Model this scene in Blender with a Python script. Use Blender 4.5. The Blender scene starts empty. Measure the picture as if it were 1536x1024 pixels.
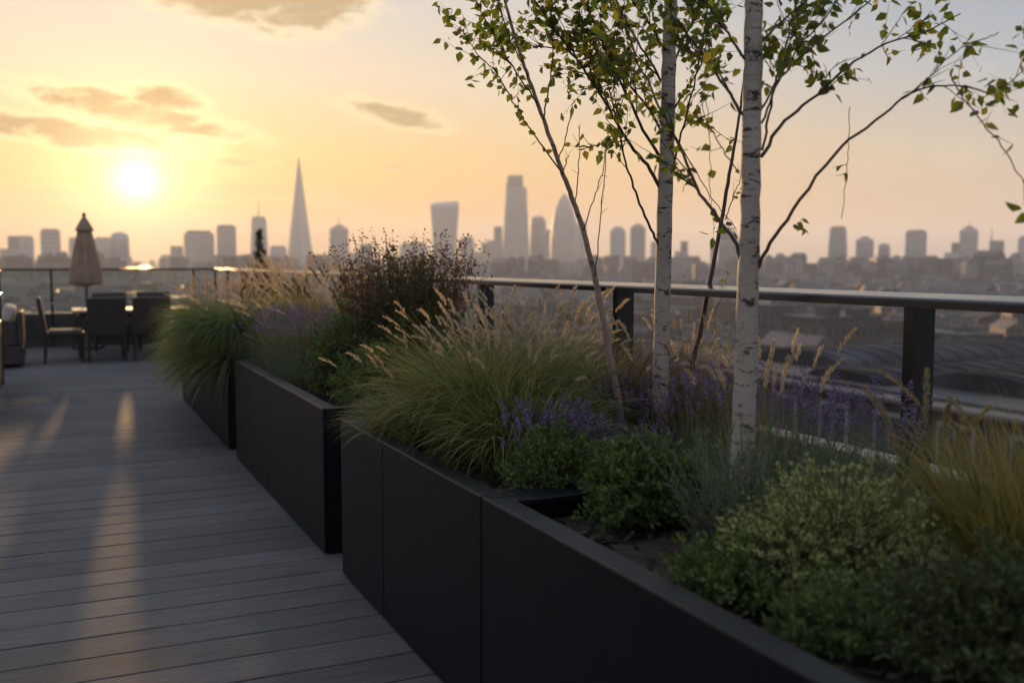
import bpy, bmesh, math, random
import numpy as np
from mathutils import Vector, Matrix
R = math.radians
S = bpy.context.scene
COL = S.collection
# ------------------------------------------------------------------ camera model
F = 35/36*1536
YAW, PITCH, EYE = R(24.5), R(4.56), 1.5
_cy, _sy, _cp, _sp = math.cos(YAW), math.sin(YAW), math.cos(PITCH), math.sin(PITCH)
CR = np.array([_cy, -_sy, 0.]); CF = np.array([_sy*_cp, _cy*_cp, -_sp]); CU = np.array([_sy*_sp, _cy*_sp, _cp])
def ray(px, py): return CF + CR*((px-768)/F) + CU*((512-py)/F)
def P(px, py, d): return np.array([0, 0, EYE]) + ray(px, py)*d
def bear(px): r = ray(px, 393); return math.atan2(r[0], r[1])
def at(px, dist): b = bear(px); return dist*math.sin(b), dist*math.cos(b)
def ztop(px, py, dist): r = ray(px, py); return EYE + r[2]/math.hypot(r[0], r[1])*dist
cam = bpy.data.cameras.new('camera'); co = bpy.data.objects.new('camera', cam); COL.objects.link(co)
co.location = (0, 0, EYE); co.rotation_euler = (math.pi/2-PITCH, 0, -YAW)
cam.lens = 35; cam.sensor_width = 36; cam.clip_start = .05; cam.clip_end = 40000
cam.dof.use_dof = True; cam.dof.focus_distance = 4.1; cam.dof.aperture_fstop = 2.0; cam.dof.aperture_blades = 0
S.camera = co
# ------------------------------------------------------------------ mesh helpers
class G:
    def __init__(s): s.b = []; s.n = 0
    def add(s, V, Fc, mi=0, sm=False):
        V = np.asarray(V, float).reshape(-1, 3); Fc = np.asarray(Fc, int)
        s.b.append((V, Fc + s.n, mi, sm)); s.n += len(V); return s
    def pd(s, V, faces, mi=0, sm=False):
        by = {}
        for f in faces: by.setdefault(len(f), []).append(f)
        base = s.n; s.b.append((np.asarray(V, float).reshape(-1, 3), np.zeros((0, 3), int), mi, sm)); s.n += len(V)
        for k in by: s.b.append((np.zeros((0, 3)), np.array(by[k], int)+base, mi, sm))
        return s
    def box(s, x0, x1, y0, y1, z0, z1, bev=0, mi=0, seg=1, M=None):
        bm = bmesh.new(); bmesh.ops.create_cube(bm, size=1)
        for v in bm.verts:
            v.co = Vector(((x0+x1)/2+v.co.x*(x1-x0), (y0+y1)/2+v.co.y*(y1-y0), (z0+z1)/2+v.co.z*(z1-z0)))
        if bev: bmesh.ops.bevel(bm, geom=bm.edges[:], offset=bev, segments=seg, affect='EDGES', profile=.5)
        if M is not None: bm.transform(M)
        bm.verts.index_update()
        s.pd([v.co[:] for v in bm.verts], [[v.index for v in f.verts] for f in bm.faces], mi); bm.free(); return s
    def tube(s, pts, rad, n=8, mi=0, cap=True, sm=True):
        P_ = np.asarray(pts, float); m = len(P_); rad = np.broadcast_to(np.asarray(rad, float), (m,))
        T = np.gradient(P_, axis=0); T /= np.linalg.norm(T, axis=1)[:, None]+1e-9
        ref = np.array([0, 0, 1.]) if abs(T[:, 2]).max() < .9 else np.array([.31, .95, 0.02])
        A = np.cross(T, ref); A /= np.linalg.norm(A, axis=1)[:, None]+1e-9; B = np.cross(T, A)
        a = np.arange(n)/n*2*np.pi
        V = P_[:, None]+rad[:, None, None]*(A[:, None]*np.cos(a)[None, :, None]+B[:, None]*np.sin(a)[None, :, None])
        i = np.arange(m-1)[:, None]*n; j = np.arange(n)[None]
        Q = np.stack([i+j, i+(j+1) % n, i+n+(j+1) % n, i+n+j], -1).reshape(-1, 4)
        s.add(V, Q, mi, sm)
        if cap and n > 2:
            s.b.append((np.zeros((0, 3)), np.array([list(range(n))[::-1]])+s.n-m*n, mi, False))
            s.b.append((np.zeros((0, 3)), np.array([list(range(n))])+s.n-n, mi, False))
        return s
    def lathe(s, c, prof, n=24, mi=0, fold=0, k=8, sm=True):   # prof (r,z)
        a = np.arange(n)/n*2*np.pi; V = []
        for q in prof:
            r, z = q[0], q[1]; f = q[2] if len(q) > 2 else fold
            rr = r*(1+f*np.cos(a*k)); V.append(np.stack([c[0]+rr*np.cos(a), c[1]+rr*np.sin(a), np.full(n, c[2]+z)], -1))
        m = len(prof); i = np.arange(m-1)[:, None]*n; j = np.arange(n)[None]
        s.add(np.array(V), np.stack([i+j, i+(j+1) % n, i+n+(j+1) % n, i+n+j], -1).reshape(-1, 4), mi, sm)
        s.b.append((np.zeros((0, 3)), np.array([list(range(n))[::-1]])+s.n-m*n, mi, False))
        s.b.append((np.zeros((0, 3)), np.array([list(range(n))])+s.n-n, mi, False)); return s
    def loft(s, rings, mi=0, cap=True, sm=False):
        n = len(rings[0]); m = len(rings); i = np.arange(m-1)[:, None]*n; j = np.arange(n)[None]
        s.add(np.array(rings, float), np.stack([i+j, i+(j+1) % n, i+n+(j+1) % n, i+n+j], -1).reshape(-1, 4), mi, sm)
        if cap:
            s.b.append((np.zeros((0, 3)), np.array([list(range(n))[::-1]])+s.n-m*n, mi, False))
            s.b.append((np.zeros((0, 3)), np.array([list(range(n))])+s.n-n, mi, False))
        return s
    def obj(s, name, mats, parent=None):
        me = bpy.data.meshes.new(name)
        if not isinstance(mats, (list, tuple)): mats = [mats]
        for m in mats: me.materials.append(m)
        V = np.concatenate([b[0] for b in s.b]); me.vertices.add(len(V)); me.vertices.foreach_set('co', V.ravel())
        ls = [b[1].ravel() for b in s.b]; L = np.concatenate(ls)
        tot = np.concatenate([np.full(len(b[1]), b[1].shape[1] if len(b[1]) else 0) for b in s.b]).astype(int)
        mi = np.concatenate([np.full(len(b[1]), b[2]) for b in s.b]).astype(int)
        sm = np.concatenate([np.full(len(b[1]), b[3]) for b in s.b]).astype(bool)
        me.loops.add(len(L)); me.loops.foreach_set('vertex_index', L)
        me.polygons.add(len(tot)); st = np.concatenate([[0], np.cumsum(tot)[:-1]]).astype(int)
        me.polygons.foreach_set('loop_start', st); me.polygons.foreach_set('loop_total', tot)
        me.polygons.foreach_set('material_index', mi); me.polygons.foreach_set('use_smooth', sm)
        me.update(calc_edges=True); me.validate()
        o = bpy.data.objects.new(name, me); COL.objects.link(o)
        if parent: o.parent = parent
        return o
def tag(o, label=None, cat=None, group=None, kind=None):
    if label: o['label'] = label
    if cat: o['category'] = cat
    if group: o['group'] = group
    if kind: o['kind'] = kind
    return o
def thing(name, label, cat, loc=(0, 0, 0), rz=0, group=None):
    o = bpy.data.objects.new(name, None); o.empty_display_size = .1; COL.objects.link(o)
    o.location = loc; o.rotation_euler = (0, 0, rz); return tag(o, label, cat, group)
def dup(o, loc, rz, label=None, group=None, scale=None):
    r = o.copy(); COL.objects.link(r); r.location = loc; r.rotation_euler = (0, 0, rz)
    if scale is not None: r.scale = scale
    if label: r['label'] = label
    if group: r['group'] = group
    for ch in list(o.children):
        c = ch.copy(); COL.objects.link(c); c.parent = r
        for g in ch.children:
            d = g.copy(); COL.objects.link(d); d.parent = c
    return r
# ------------------------------------------------------------------ materials
def lin(c): return tuple((x/255/12.92 if x/255 <= .04045 else ((x/255+.055)/1.055)**2.4) for x in c)
class N:
    def __init__(s, tree): s.t = tree
    def __call__(s, typ, ins=None, **kw):
        n = s.t.nodes.new(typ)
        for k, v in kw.items(): setattr(n, k, v)
        for k, v in (ins or {}).items():
            sock = n.inputs[k]
            if isinstance(v, bpy.types.NodeSocket): s.t.links.new(v, sock)
            elif isinstance(v, bpy.types.Node): s.t.links.new(v.outputs[0], sock)
            else:
                if sock.type == 'RGBA' and len(v) == 3: v = (*v, 1)
                sock.default_value = v
        return n
    def m(s, op, a, b=0., c=None, clamp=False):
        d = {0: a, 1: b}
        if c is not None: d[2] = c
        n = s('ShaderNodeMath', d, operation=op); n.use_clamp = clamp; return n.outputs[0]
    def ramp(s, fac, stops, interp='LINEAR'):
        n = s('ShaderNodeValToRGB', {'Fac': fac}); e = n.color_ramp; e.interpolation = interp
        while len(e.elements) < len(stops): e.elements.new(.5)
        for el, (p, c) in zip(e.elements, stops):
            el.position = p; el.color = (*c, 1) if not isinstance(c, (int, float)) else (c, c, c, 1)
        return n.outputs[0]
    def mix(s, fac, a, b, mode='MIX'):
        n = s('ShaderNodeMix', data_type='RGBA', blend_type=mode)
        for i, v in ((0, fac), (6, a), (7, b)):
            sock = n.inputs[i]
            if isinstance(v, bpy.types.NodeSocket): s.t.links.new(v, sock)
            else: sock.default_value = v if i == 0 else (*v[:3], 1)
        return n.outputs[2]
def newmat(name):
    m = bpy.data.materials.new(name); m.use_nodes = True; t = m.node_tree; t.nodes.clear()
    n = N(t); out = n('ShaderNodeOutputMaterial'); return m, n, out
def surf(name, col, rough=.6, col2=None, scale=8., spec=.5, metal=0., bump=0., bscale=60., stretch=(1, 1, 1), coat=0.):
    m, n, out = newmat(name); tc = n('ShaderNodeTexCoord')
    mp = n('ShaderNodeMapping', {'Vector': tc.outputs['Object'], 'Scale': stretch})
    nz = n('ShaderNodeTexNoise', {'Vector': mp, 'Scale': scale, 'Detail': 6., 'Roughness': .6})
    c2 = col2 or tuple(x*.72 for x in col)
    c = n.ramp(nz.outputs[0], [(.3, c2), (.7, col)])
    rr = n('ShaderNodeMapRange', {'Value': nz.outputs[0], 3: max(.05, rough-.08), 4: min(1, rough+.1)})
    p = n('ShaderNodeBsdfPrincipled', {'Base Color': c, 'Roughness': rr.outputs[0], 'Metallic': metal, 'Specular IOR Level': spec, 'Coat Weight': coat})
    if bump:
        b2 = n('ShaderNodeTexNoise', {'Vector': mp, 'Scale': bscale, 'Detail': 4.})
        bp = n('ShaderNodeBump', {'Height': b2.outputs[0], 'Strength': bump, 'Distance': .01}); n.t.links.new(bp.outputs[0], p.inputs['Normal'])
    n.t.links.new(p.outputs[0], out.inputs[0]); return m
def leafm(name, c1, c2, trans=.4, tint=(1.15, 1.15, .7), rough=.5, c3=None):
    m, n, out = newmat(name); g = n('ShaderNodeNewGeometry')
    st = [(0, c1), (.6, c2)] + ([(1, c3)] if c3 else [])
    c = n.ramp(g.outputs['Random Per Island'], st)
    tc = n('ShaderNodeTexCoord'); nz = n('ShaderNodeTexNoise', {'Vector': tc.outputs['Object'], 'Scale': 5., 'Detail': 3.})
    c = n.mix(.5, c, n.mix(1., c, n.ramp(nz.outputs[0], [(.3, (.55,)*3), (.7, (1.3,)*3)]), 'MULTIPLY'))
    p = n('ShaderNodeBsdfPrincipled', {'Base Color': c, 'Roughness': rough, 'Specular IOR Level': .3})
    tr = n('ShaderNodeBsdfTranslucent', {'Color': n.mix(1., c, tint, 'MULTIPLY')})
    mx = n('ShaderNodeMixShader', {0: trans, 1: p, 2: tr}); n.t.links.new(mx.outputs[0], out.inputs[0]); return m
M = {}
M['metal'] = surf('dark_powder_coat', (.0028, .0052, .0082), .46, (.0021, .0040, .0064), 9., spec=.2, stretch=(1, 1, .12), bump=.03, bscale=300)
M['railm'] = surf('rail_metal', (.014, .015, .016), .2, (.011, .012, .013), 4., spec=.5)
M['soil'] = surf('bark_mulch', (.035, .022, .014), .9, (.012, .009, .006), 26., bump=.8, bscale=40)
M['concrete'] = surf('parapet_concrete', (.10, .10, .10), .85, (.07, .07, .072), 3., bump=.3, bscale=30)
M['coping'] = surf('coping_stone', (.30, .28, .25), .6, (.2, .19, .175), 6., bump=.1)
M['wicker'] = surf('dark_wicker', (.035, .025, .02), .6, (.02, .015, .012), 40., bump=.6, bscale=120)
M['cush'] = surf('pale_cushion', (.45, .40, .34), .9, (.36, .32, .28), 10., bump=.2)
M['tabletop'] = surf('table_top', (.34, .29, .25), .6, (.26, .22, .19), 5., stretch=(1, 8, 1))
M['canvas'] = None
# birch bark
def bark(name, base, dark, sc=1.):
    m, n, out = newmat(name); tc = n('ShaderNodeTexCoord')
    mp = n('ShaderNodeMapping', {'Vector': tc.outputs['Object'], 'Scale': (22*sc, 22*sc, 90*sc)})
    nz = n('ShaderNodeTexNoise', {'Vector': mp, 'Scale': 1., 'Detail': 4., 'Roughness': .65})
    mp2 = n('ShaderNodeMapping', {'Vector': tc.outputs['Object'], 'Scale': (11, 11, 34)})
    n2 = n('ShaderNodeTexNoise', {'Vector': mp2, 'Scale': 1., 'Detail': 5., 'Roughness': .7, 'Distortion': .6})
    n3 = n('ShaderNodeTexNoise', {'Vector': tc.outputs['Object'], 'Scale': 7., 'Detail': 3.})
    c = n.ramp(n3.outputs[0], [(.3, tuple(x*.72 for x in base)), (.7, base)])
    c = n.mix(n.ramp(nz.outputs[0], [(.56, 0), (.66, .55)]), c, tuple(x*.35 for x in base))
    c = n.mix(n.ramp(n2.outputs[0], [(.56, 0), (.60, .95)]), c, dark)
    p = n('ShaderNodeBsdfPrincipled', {'Base Color': c, 'Roughness': .7, 'Specular IOR Level': .25})
    bp = n('ShaderNodeBump', {'Height': nz.outputs[0], 'Strength': .35, 'Distance': .004}); n.t.links.new(bp.outputs[0], p.inputs['Normal'])
    n.t.links.new(p.outputs[0], out.inputs[0]); return m
M['birch'] = bark('white_birch_bark', (.34, .295, .25), (.025, .02, .017))
M['youngbark'] = bark('young_brown_bark', (.29, .22, .175), (.10, .07, .05))
M['twig'] = surf('dark_twig', (.06, .035, .028), .7, (.035, .02, .017), 30.)
M['leaf'] = leafm('birch_leaf', (.075, .122, .026), (.12, .165, .036), .64, (1.25, 1.2, .5), c3=(.15, .14, .035))
M['grass'] = leafm('green_grass', (.065, .105, .026), (.20, .255, .08), .45, c3=(.38, .37, .17))
M['grassdk'] = leafm('deep_green_grass', (.035, .065, .016), (.12, .165, .045), .42, c3=(.24, .23, .09))
M['tan'] = leafm('tan_grass', (.17, .14, .07), (.28, .23, .12), .4, (1.1, 1., .8))
M['plume'] = leafm('pinkish_plume', (.38, .32, .22), (.55, .48, .34), .5, (1.1, 1., .85))
M['brown'] = leafm('purple_brown_foliage', (.09, .045, .042), (.19, .11, .095), .35, (1.1, .9, .8), c3=(.16, .11, .07))
M['dkshrub'] = leafm('dark_shrub_leaf', (.045, .075, .022), (.08, .115, .035), .36, c3=(.12, .10, .04))
M['seed'] = leafm('russet_seed_head', (.065, .042, .028), (.12, .075, .048), .32, (1.1, .9, .75), c3=(.14, .08, .045))
M['lavflower'] = leafm('lavender_flower', (.13, .085, .19), (.20, .145, .27), .3, (1., .9, 1.))
M['lavleaf'] = leafm('lavender_leaf', (.07, .10, .06), (.14, .17, .12), .3)
M['bush'] = leafm('mid_green_leaf', (.055, .10, .028), (.10, .155, .045), .44, c3=(.16, .22, .08))
M['lime'] = leafm('yellow_green_leaf', (.19, .24, .09), (.34, .39, .16), .46, c3=(.50, .51, .29))
M['gold'] = leafm('golden_grass', (.26, .20, .065), (.42, .31, .11), .46, (1.1, 1., .6), c3=(.16, .17, .05))
M['fine'] = leafm('dark_fine_leaf', (.04, .062, .022), (.085, .11, .04), .3)
M['citytree'] = leafm('city_tree_leaf', (.025, .04, .015), (.05, .065, .025), .2)
# ================================================================== terrace
m, n, out = newmat('composite_decking'); M['deck'] = m
tc = n('ShaderNodeTexCoord'); gi = n('ShaderNodeNewGeometry')
mp = n('ShaderNodeMapping', {'Vector': tc.outputs['Object'], 'Scale': (1.2, 60, 1)})
nz = n('ShaderNodeTexNoise', {'Vector': mp, 'Scale': 2.2, 'Detail': 6., 'Roughness': .65})
n2 = n('ShaderNodeTexNoise', {'Vector': tc.outputs['Object'], 'Scale': 1.4, 'Detail': 4.})
mp3 = n('ShaderNodeMapping', {'Vector': tc.outputs['Object'], 'Scale': (.06, 1, 1)})
wv = n('ShaderNodeTexWave', {'Vector': mp3, 'Scale': 34., 'Distortion': 1.6, 'Detail': 2., 'Detail Scale': 3.}, bands_direction='Y')
c = n.ramp(nz.outputs[0], [(.25, (.040, .041, .045)), (.75, (.155, .156, .166))])
c = n.mix(1., c, n.ramp(gi.outputs['Random Per Island'], [(0, (.85,)*3), (1, (1.12,)*3)]), 'MULTIPLY')
c = n.mix(1., c, n.ramp(n2.outputs[0], [(.3, (.85,)*3), (.7, (1.1,)*3)]), 'MULTIPLY')
rg = n('ShaderNodeMapRange', {'Value': nz.outputs[0], 3: .62, 4: .9})
h = n.m('ADD', n.m('MULTIPLY', wv.outputs[0], .6), n.m('MULTIPLY', nz.outputs[0], .8))
bp = n('ShaderNodeBump', {'Height': h, 'Strength': .7, 'Distance': .003})
p = n('ShaderNodeBsdfPrincipled', {'Base Color': c, 'Roughness': rg.outputs[0], 'Specular IOR Level': .12, 'Normal': bp.outputs[0]})
n.t.links.new(p.outputs[0], out.inputs[0])
rng = np.random.default_rng(4); g = G(); y = -1.2; k = 0
while y < 19.35:
    w = .216; gap = .011
    if abs(y+w-6.45) < .11: gap = .02
    g.box(-4.5, 2.735, y, y+w, -.03, rng.uniform(-.0008, .0008), .003); y += w+gap; k += 1
tag(g.obj('deck', M['deck']), kind='structure')
g = G(); g.box(-5, 2.74, -1.5, 19.4, -.3, -.045); tag(g.obj('roof_slab', M['concrete']), kind='structure')

def planter(y0, y1, seams, label):
    t = thing('planter_box', label, 'planter', (1.85, (y0+y1)/2, 0), 0, 'dark metal planters in a row along the deck')
    ox, oy = 1.85, (y0+y1)/2; x0, x1, z = 1.2-ox, 2.5-ox, .76; a, b = y0-oy, y1-oy
    ed = [a]+[s-oy for s in seams]+[b]
    for i in range(len(ed)-1):
        G().box(x0, x0+.022, ed[i]+(.0015 if i else 0), ed[i+1]-(.0015 if i < len(ed)-2 else 0), .012, z, .006, seg=2).obj('front_panel', M['metal'], t)
    G().box(x1-.022, x1, a, b, .012, z, .0035, seg=2).obj('back_panel', M['metal'], t)
    for q in (a, b-.022):
        G().box(x0+.0235, x1-.0235, q, q+.022, .012, z-.001, .003, seg=2).obj('side_panel', M['metal'], t)
    r = G(); zr = z-.004
    r.box(x0+.0235, x0+.085, a+.0235, b-.0235, zr-.02, zr, .002); r.box(x1-.085, x1-.0235, a+.0235, b-.0235, zr-.02, zr, .002)
    for q in (a+.0235, b-.085): r.box(x0+.087, x1-.087, q, q+.0615, zr-.02, zr, .002)
    r.obj('rim', M['metal'], t)
    G().box(x0+.03, x1-.03, a+.03, b-.03, 0, .03).obj('plinth', M['metal'], t)
    s = G(); nx, ny = 26, int((b-a)*20); X = np.linspace(x0+.024, x1-.024, nx); Y = np.linspace(a+.024, b-.024, ny)
    XX, YY = np.meshgrid(X, Y, indexing='ij'); ZZ = .675+rng.uniform(-.012, .012, XX.shape)
    i, j = np.meshgrid(np.arange(nx-1), np.arange(ny-1), indexing='ij'); q = i*ny+j
    s.add(np.stack([XX, YY, ZZ], -1), np.stack([q, q+ny, q+ny+1, q+1], -1).reshape(-1, 4))
    nc = int(420*(b-a)); pc = np.stack([rng.uniform(x0+.1, x1-.1, nc), rng.uniform(a+.1, b-.1, nc), .69+rng.uniform(-.008, .012, nc)], -1)
    u = rng.normal(size=(nc, 3))*(1, 1, .35); u /= np.linalg.norm(u, axis=1)[:, None]; v = np.cross(u, rng.normal(size=(nc, 3))*.4+(0, 0, 1)); v /= np.linalg.norm(v, axis=1)[:, None]
    l = rng.uniform(.008, .028, (nc, 1)); w = rng.uniform(.004, .011, (nc, 1))
    s.add(np.stack([pc-u*l-v*w, pc+u*l-v*w, pc+u*l+v*w, pc-u*l+v*w], 1), np.arange(nc*4).reshape(-1, 4))
    s.obj('soil', M['soil'], t)
    return t
planter(.55, 2.868, [], 'nearest black metal planter with a wide flat rim, yellow-green shrub growing over its inner edge')
planter(2.876, 4.60, [3.93], 'black metal planter with big green grass spilling over its front edge')
planter(4.95, 7.70, [6.48], 'black metal planter holding the tall dark russet shrub, seam in its front')
planter(8.10, 11.30, [9.7], 'farthest black metal planter half hidden under trailing grass')

# parapet + rails
t = thing('parapet_wall', 'low dark parapet wall with pale stone coping behind the planters', 'wall', (2.8, 9, 0))
G().box(-.06, .05, -9.8, 10.38, -.28, .745).obj('wall', M['concrete'], t); G().box(-.068, .055, -9.8, 10.38, .747, .775, .005).obj('coping', M['coping'], t)
t = thing('parapet_wall', 'low dark parapet wall at the far end of the deck behind the dining table', 'wall', (-1, 19.5, 0))
G().box(-4, 3.72, -.08, .12, -.28, .575).obj('wall', M['concrete'], t); G().box(-4, 3.72, -.09, .13, .577, .60, .005).obj('coping', M['coping'], t)
t = thing('metal_railing', 'long black metal handrail with flat posts behind the planters', 'railing', (2.65, 8, 0))
g = G(); sec = [(-.08, 1.349), (.066, 1.349), (.066, 1.386), (.058, 1.394), (-.07, 1.383), (-.078, 1.378), (-.08, 1.372)]
g.loft([[(x, yy, z) for x, z in sec] for yy in (-8, 8.4)]); g.obj('handrail', M['railm'], t)
for yy in (-.6, .6, 2.49, 4.43, 6.24, 8.1, 9.95, 11.7, 13.3, 14.7, 15.9):
    G().box(-.05, .05, yy-8-.024, yy-8+.024, .012, 1.348, .003).box(-.075, .075, yy-8-.06, yy-8+.06, .001, .012, .002).obj('post', M['railm'], t)
mg, n, out = newmat('balustrade_glass')
fr = n('ShaderNodeFresnel', {'IOR': 1.45}); tb = n('ShaderNodeBsdfTransparent', {'Color': (.86, .9, .9)}); gl = n('ShaderNodeBsdfGlossy', {'Roughness': .03})
mx = n('ShaderNodeMixShader', {0: n.m('MULTIPLY', fr.outputs[0], .8), 1: tb, 2: gl}); n.t.links.new(mx.outputs[0], out.inputs[0]); M['glass'] = mg
t = thing('glass_railing', 'glass balustrade with thin dark handrail at the far end of the deck', 'railing', (0, 19.3, 0))
g = G(); g.box(-5, 2.72, -.03, .03, 1.345, 1.385, .006); g.box(2.66, 2.72, -2.85, -.031, 1.345, 1.385, .006); g.obj('handrail', M['railm'], t)
for x in (-3.4, -2., -.1+.0, 2.3, 2.69): G().box(x-.022, x+.022, -.02, .02, .012, 1.343, .003).obj('post', M['railm'], t)
G().box(2.67, 2.71, -1.5, -1.46, .012, 1.343, .003).obj('post', M['railm'], t)
g = G(); g.box(-5, 2.66, -.045, -.024, .765, .79, .003); g.obj('mid_rail', surf('pale_aluminium', (.30, .29, .28), .65, (.3, .29, .28), 4), t)
for a, b in ((-4.9, -3.43), (-3.37, -2.03), (-1.97, -.13), (-.07, 2.27), (2.33, 2.66)):
    G().box(a, b, -.006, .006, .1, 1.33, .001).obj('glass_pane', M['glass'], t)
t = thing('privacy_screen', 'black metal screen with post at the left edge of the deck', 'screen', (-.66, 12.5, 0))
G().box(-.025, .025, 1.15, 1.2, .0, 1.38, .003).obj('post', M['railm'], t); G().box(-.02, .02, -3, 1.145, .05, .80, .003).obj('panel', M['metal'], t)
G().box(-.03, .03, -3, 1.21, 1.381, 1.40, .004).obj('handrail', M['railm'], t); G().box(-.03, .03, -3, 1.145, 1.10, 1.125, .004).obj('mid_rail', M['railm'], t)

# furniture
def chair(label, loc, rz):
    t = thing('dining_chair', label, 'chair', loc, rz, 'dark wicker chairs round the dining table')   # faces +Y
    G().box(-.27, .27, -.24, .28, .40, .455, .015, seg=2).obj('seat', M['wicker'], t)
    A = Matrix.Translation((0, -.245, .40)) @ Matrix.Rotation(R(9), 4, 'X')
    G().box(-.275, .275, -.03, .03, 0, .58, .014, seg=2, M=A).obj('backrest', M['wicker'], t)
    for sx in (-1, 1):
        G().tube([(sx*.245, -.262, .46), (sx*.245, -.25, .25), (sx*.255, -.27, 0)], [.026, .026, .02], 4, sm=False).obj('leg', M['wicker'], t)
        G().tube([(sx*.245, .245, .41), (sx*.245, .245, .2), (sx*.245, .25, 0)], [.026, .026, .02], 4, sm=False).obj('leg', M['wicker'], t)
    G().box(-.24, .24, -.2, .25, .457, .49, .013, seg=2).obj('seat_cushion', surf_c, t)
    return t
surf_c = surf('grey_brown_cushion', (.16, .13, .11), .9, (.12, .10, .085), 12)
c0 = chair('dark wicker dining chair with its back to us, left one of the near pair', (.65, 16.35, 0), 0)
dup(c0, (1.30, 16.35, 0), R(-2), 'dark wicker dining chair with its back to us, beside the trailing grass')
dup(c0, (.06, 16.5, 0), R(-90), 'dark wicker dining chair seen side-on at the left end of the table')
dup(c0, (.80, 18.15, 0), R(180), 'dark wicker chair across the table, nearer the parasol')
dup(c0, (1.50, 18.15, 0), R(178), 'dark wicker chair across the table, farther from the parasol')
t = thing('dining_table', 'rectangular dining table with pale top among dark wicker chairs', 'table', (1.07, 17.25, 0))
G().box(-.88, .88, -.5, .5, .715, .755, .006, seg=2).obj('tabletop', M['tabletop'], t)
G().box(-.78, .78, -.42, .42, .64, .712, .004).obj('apron', M['wicker'], t)
for sx in (-1, 1):
    for sy in (-1, 1): G().box(sx*.76-.04, sx*.76+.04, sy*.40-.04, sy*.40+.04, 0, .638, .004).obj('leg', M['wicker'], t)
M['canvas'] = leafm('taupe_canvas', (.40, .32, .245), (.40, .32, .245), .4, (1, .95, .9), .85)
t = thing('parasol', 'closed taupe parasol on a dark pole behind the dining table', 'parasol', (.45, 18.75, 0))
G().lathe((0, 0, 0), [(.26, 0), (.26, .045), (.24, .06), (.05, .075), (.04, .3)], 28).obj('base', M['railm'], t)
G().tube([(0, 0, .07), (0, 0, 2.26)], .022, 12).obj('pole', M['twig'], t)
G().lathe((0, 0, 0), [(.05, 1.08, .1), (.225, 1.12, .16), (.235, 1.17, .16), (.215, 1.35, .16), (.18, 1.6, .15), (.14, 1.85, .13), (.105, 2.04, .08)], 96, k=8).obj('canopy', M['canvas'], t)
G().lathe((0, 0, 0), [(.10, 2.02, .05), (.142, 2.035, .08), (.135, 2.06, .08), (.08, 2.18, .05), (.03, 2.27, 0)], 96, k=8).obj('vent_cap', M['canvas'], t)
G().lathe((0, 0, 0), [(.012, 2.26), (.03, 2.29), (.034, 2.315), (.02, 2.34), (.004, 2.35)], 14).obj('finial', M['twig'], t)
t = thing('lounge_armchair', 'dark wicker lounge armchair with pale cushions at the left edge', 'armchair', (-.95, 16.1, 0))
G().box(-.5, .48, -.45, .45, .05, .32, .015).obj('base', M['wicker'], t)
for sy in (-1, 1): G().box(-.5, .40, sy*.39-.06, sy*.39+.06, .322, .68, .02, seg=2).obj('armrest', M['wicker'], t)
G().box(.405, .485, -.45, .45, .322, .80, .02, seg=2).obj('backrest', M['wicker'], t)
G().box(-.48, .30, -.32, .32, .325, .47, .03, seg=3).obj('seat_cushion', M['cush'], t)
G().box(-.08, .08, -.31, .31, -.2, .22, .05, seg=3, M=Matrix.Translation((.27, 0, .67)) @ Matrix.Rotation(R(14), 4, 'Y')).obj('back_cushion', M['cush'], t)
G().box(-.04, .04, -.04, .04, 0, .05).obj('foot', M['railm'], t)
# ================================================================== vegetation
def nrm(v): return v/(np.linalg.norm(v, axis=-1, keepdims=True)+1e-9)
def blades(g, rng, n, c, r0, L, th, curl, w, seg=5, mi=0, az=None, taper=1.3, power=1.2, ry=None):
    a = rng.uniform(0, 2*np.pi, n) if az is None else rng.uniform(az[0], az[1], n)
    rr = np.sqrt(rng.uniform(0, 1, n)); ang = rng.uniform(0, 2*np.pi, n) if az is None else a
    base = np.stack([c[0]+r0*rr*np.cos(ang), c[1]+(ry or r0)*rr*np.sin(ang), np.full(n, c[2])], -1)
    a = np.where(rng.uniform(0, 1, n) < .65, ang+rng.normal(0, .5, n), a)
    l = rng.uniform(L[0], L[1], n); t0 = rng.uniform(th[0], th[1], n)*(.35+.65*rr); cu = rng.uniform(curl[0], curl[1], n)
    H = np.stack([np.cos(a), np.sin(a), 0*a], -1); Zv = np.array([0, 0, 1.])
    pts = [base]
    for k in range(seg):
        q = (k+.5)/seg; tt = t0+cu*q**power; d = H*np.sin(tt)[:, None]+Zv*np.cos(tt)[:, None]
        pts.append(pts[-1]+d*(l/seg)[:, None])
    pts = np.stack(pts, 1); tw = rng.uniform(-.9, .9, n)
    T = nrm(np.gradient(pts, axis=1)); Sd = np.stack([-np.sin(a), np.cos(a), 0*a], -1)[:, None]
    Nn = nrm(np.cross(T, Sd)); Sd = Sd*np.cos(tw)[:, None, None]+Nn*np.sin(tw)[:, None, None]
    wv = rng.uniform(.7, 1.2, n)*w; u = np.linspace(0, 1, seg+1); prof = np.clip(1-u**taper, .06, 1)*np.minimum(1, .6+u*3)
    W = (wv[:, None]*prof[None])[..., None]*.5
    V = np.stack([pts-Sd*W, pts+Sd*W], 2).reshape(-1, 3)
    b = np.arange(n)[:, None]*(2*(seg+1))+np.arange(seg)[None]*2
    g.add(V, np.stack([b, b+1, b+3, b+2], -1).reshape(-1, 4), mi)
    return pts
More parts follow.
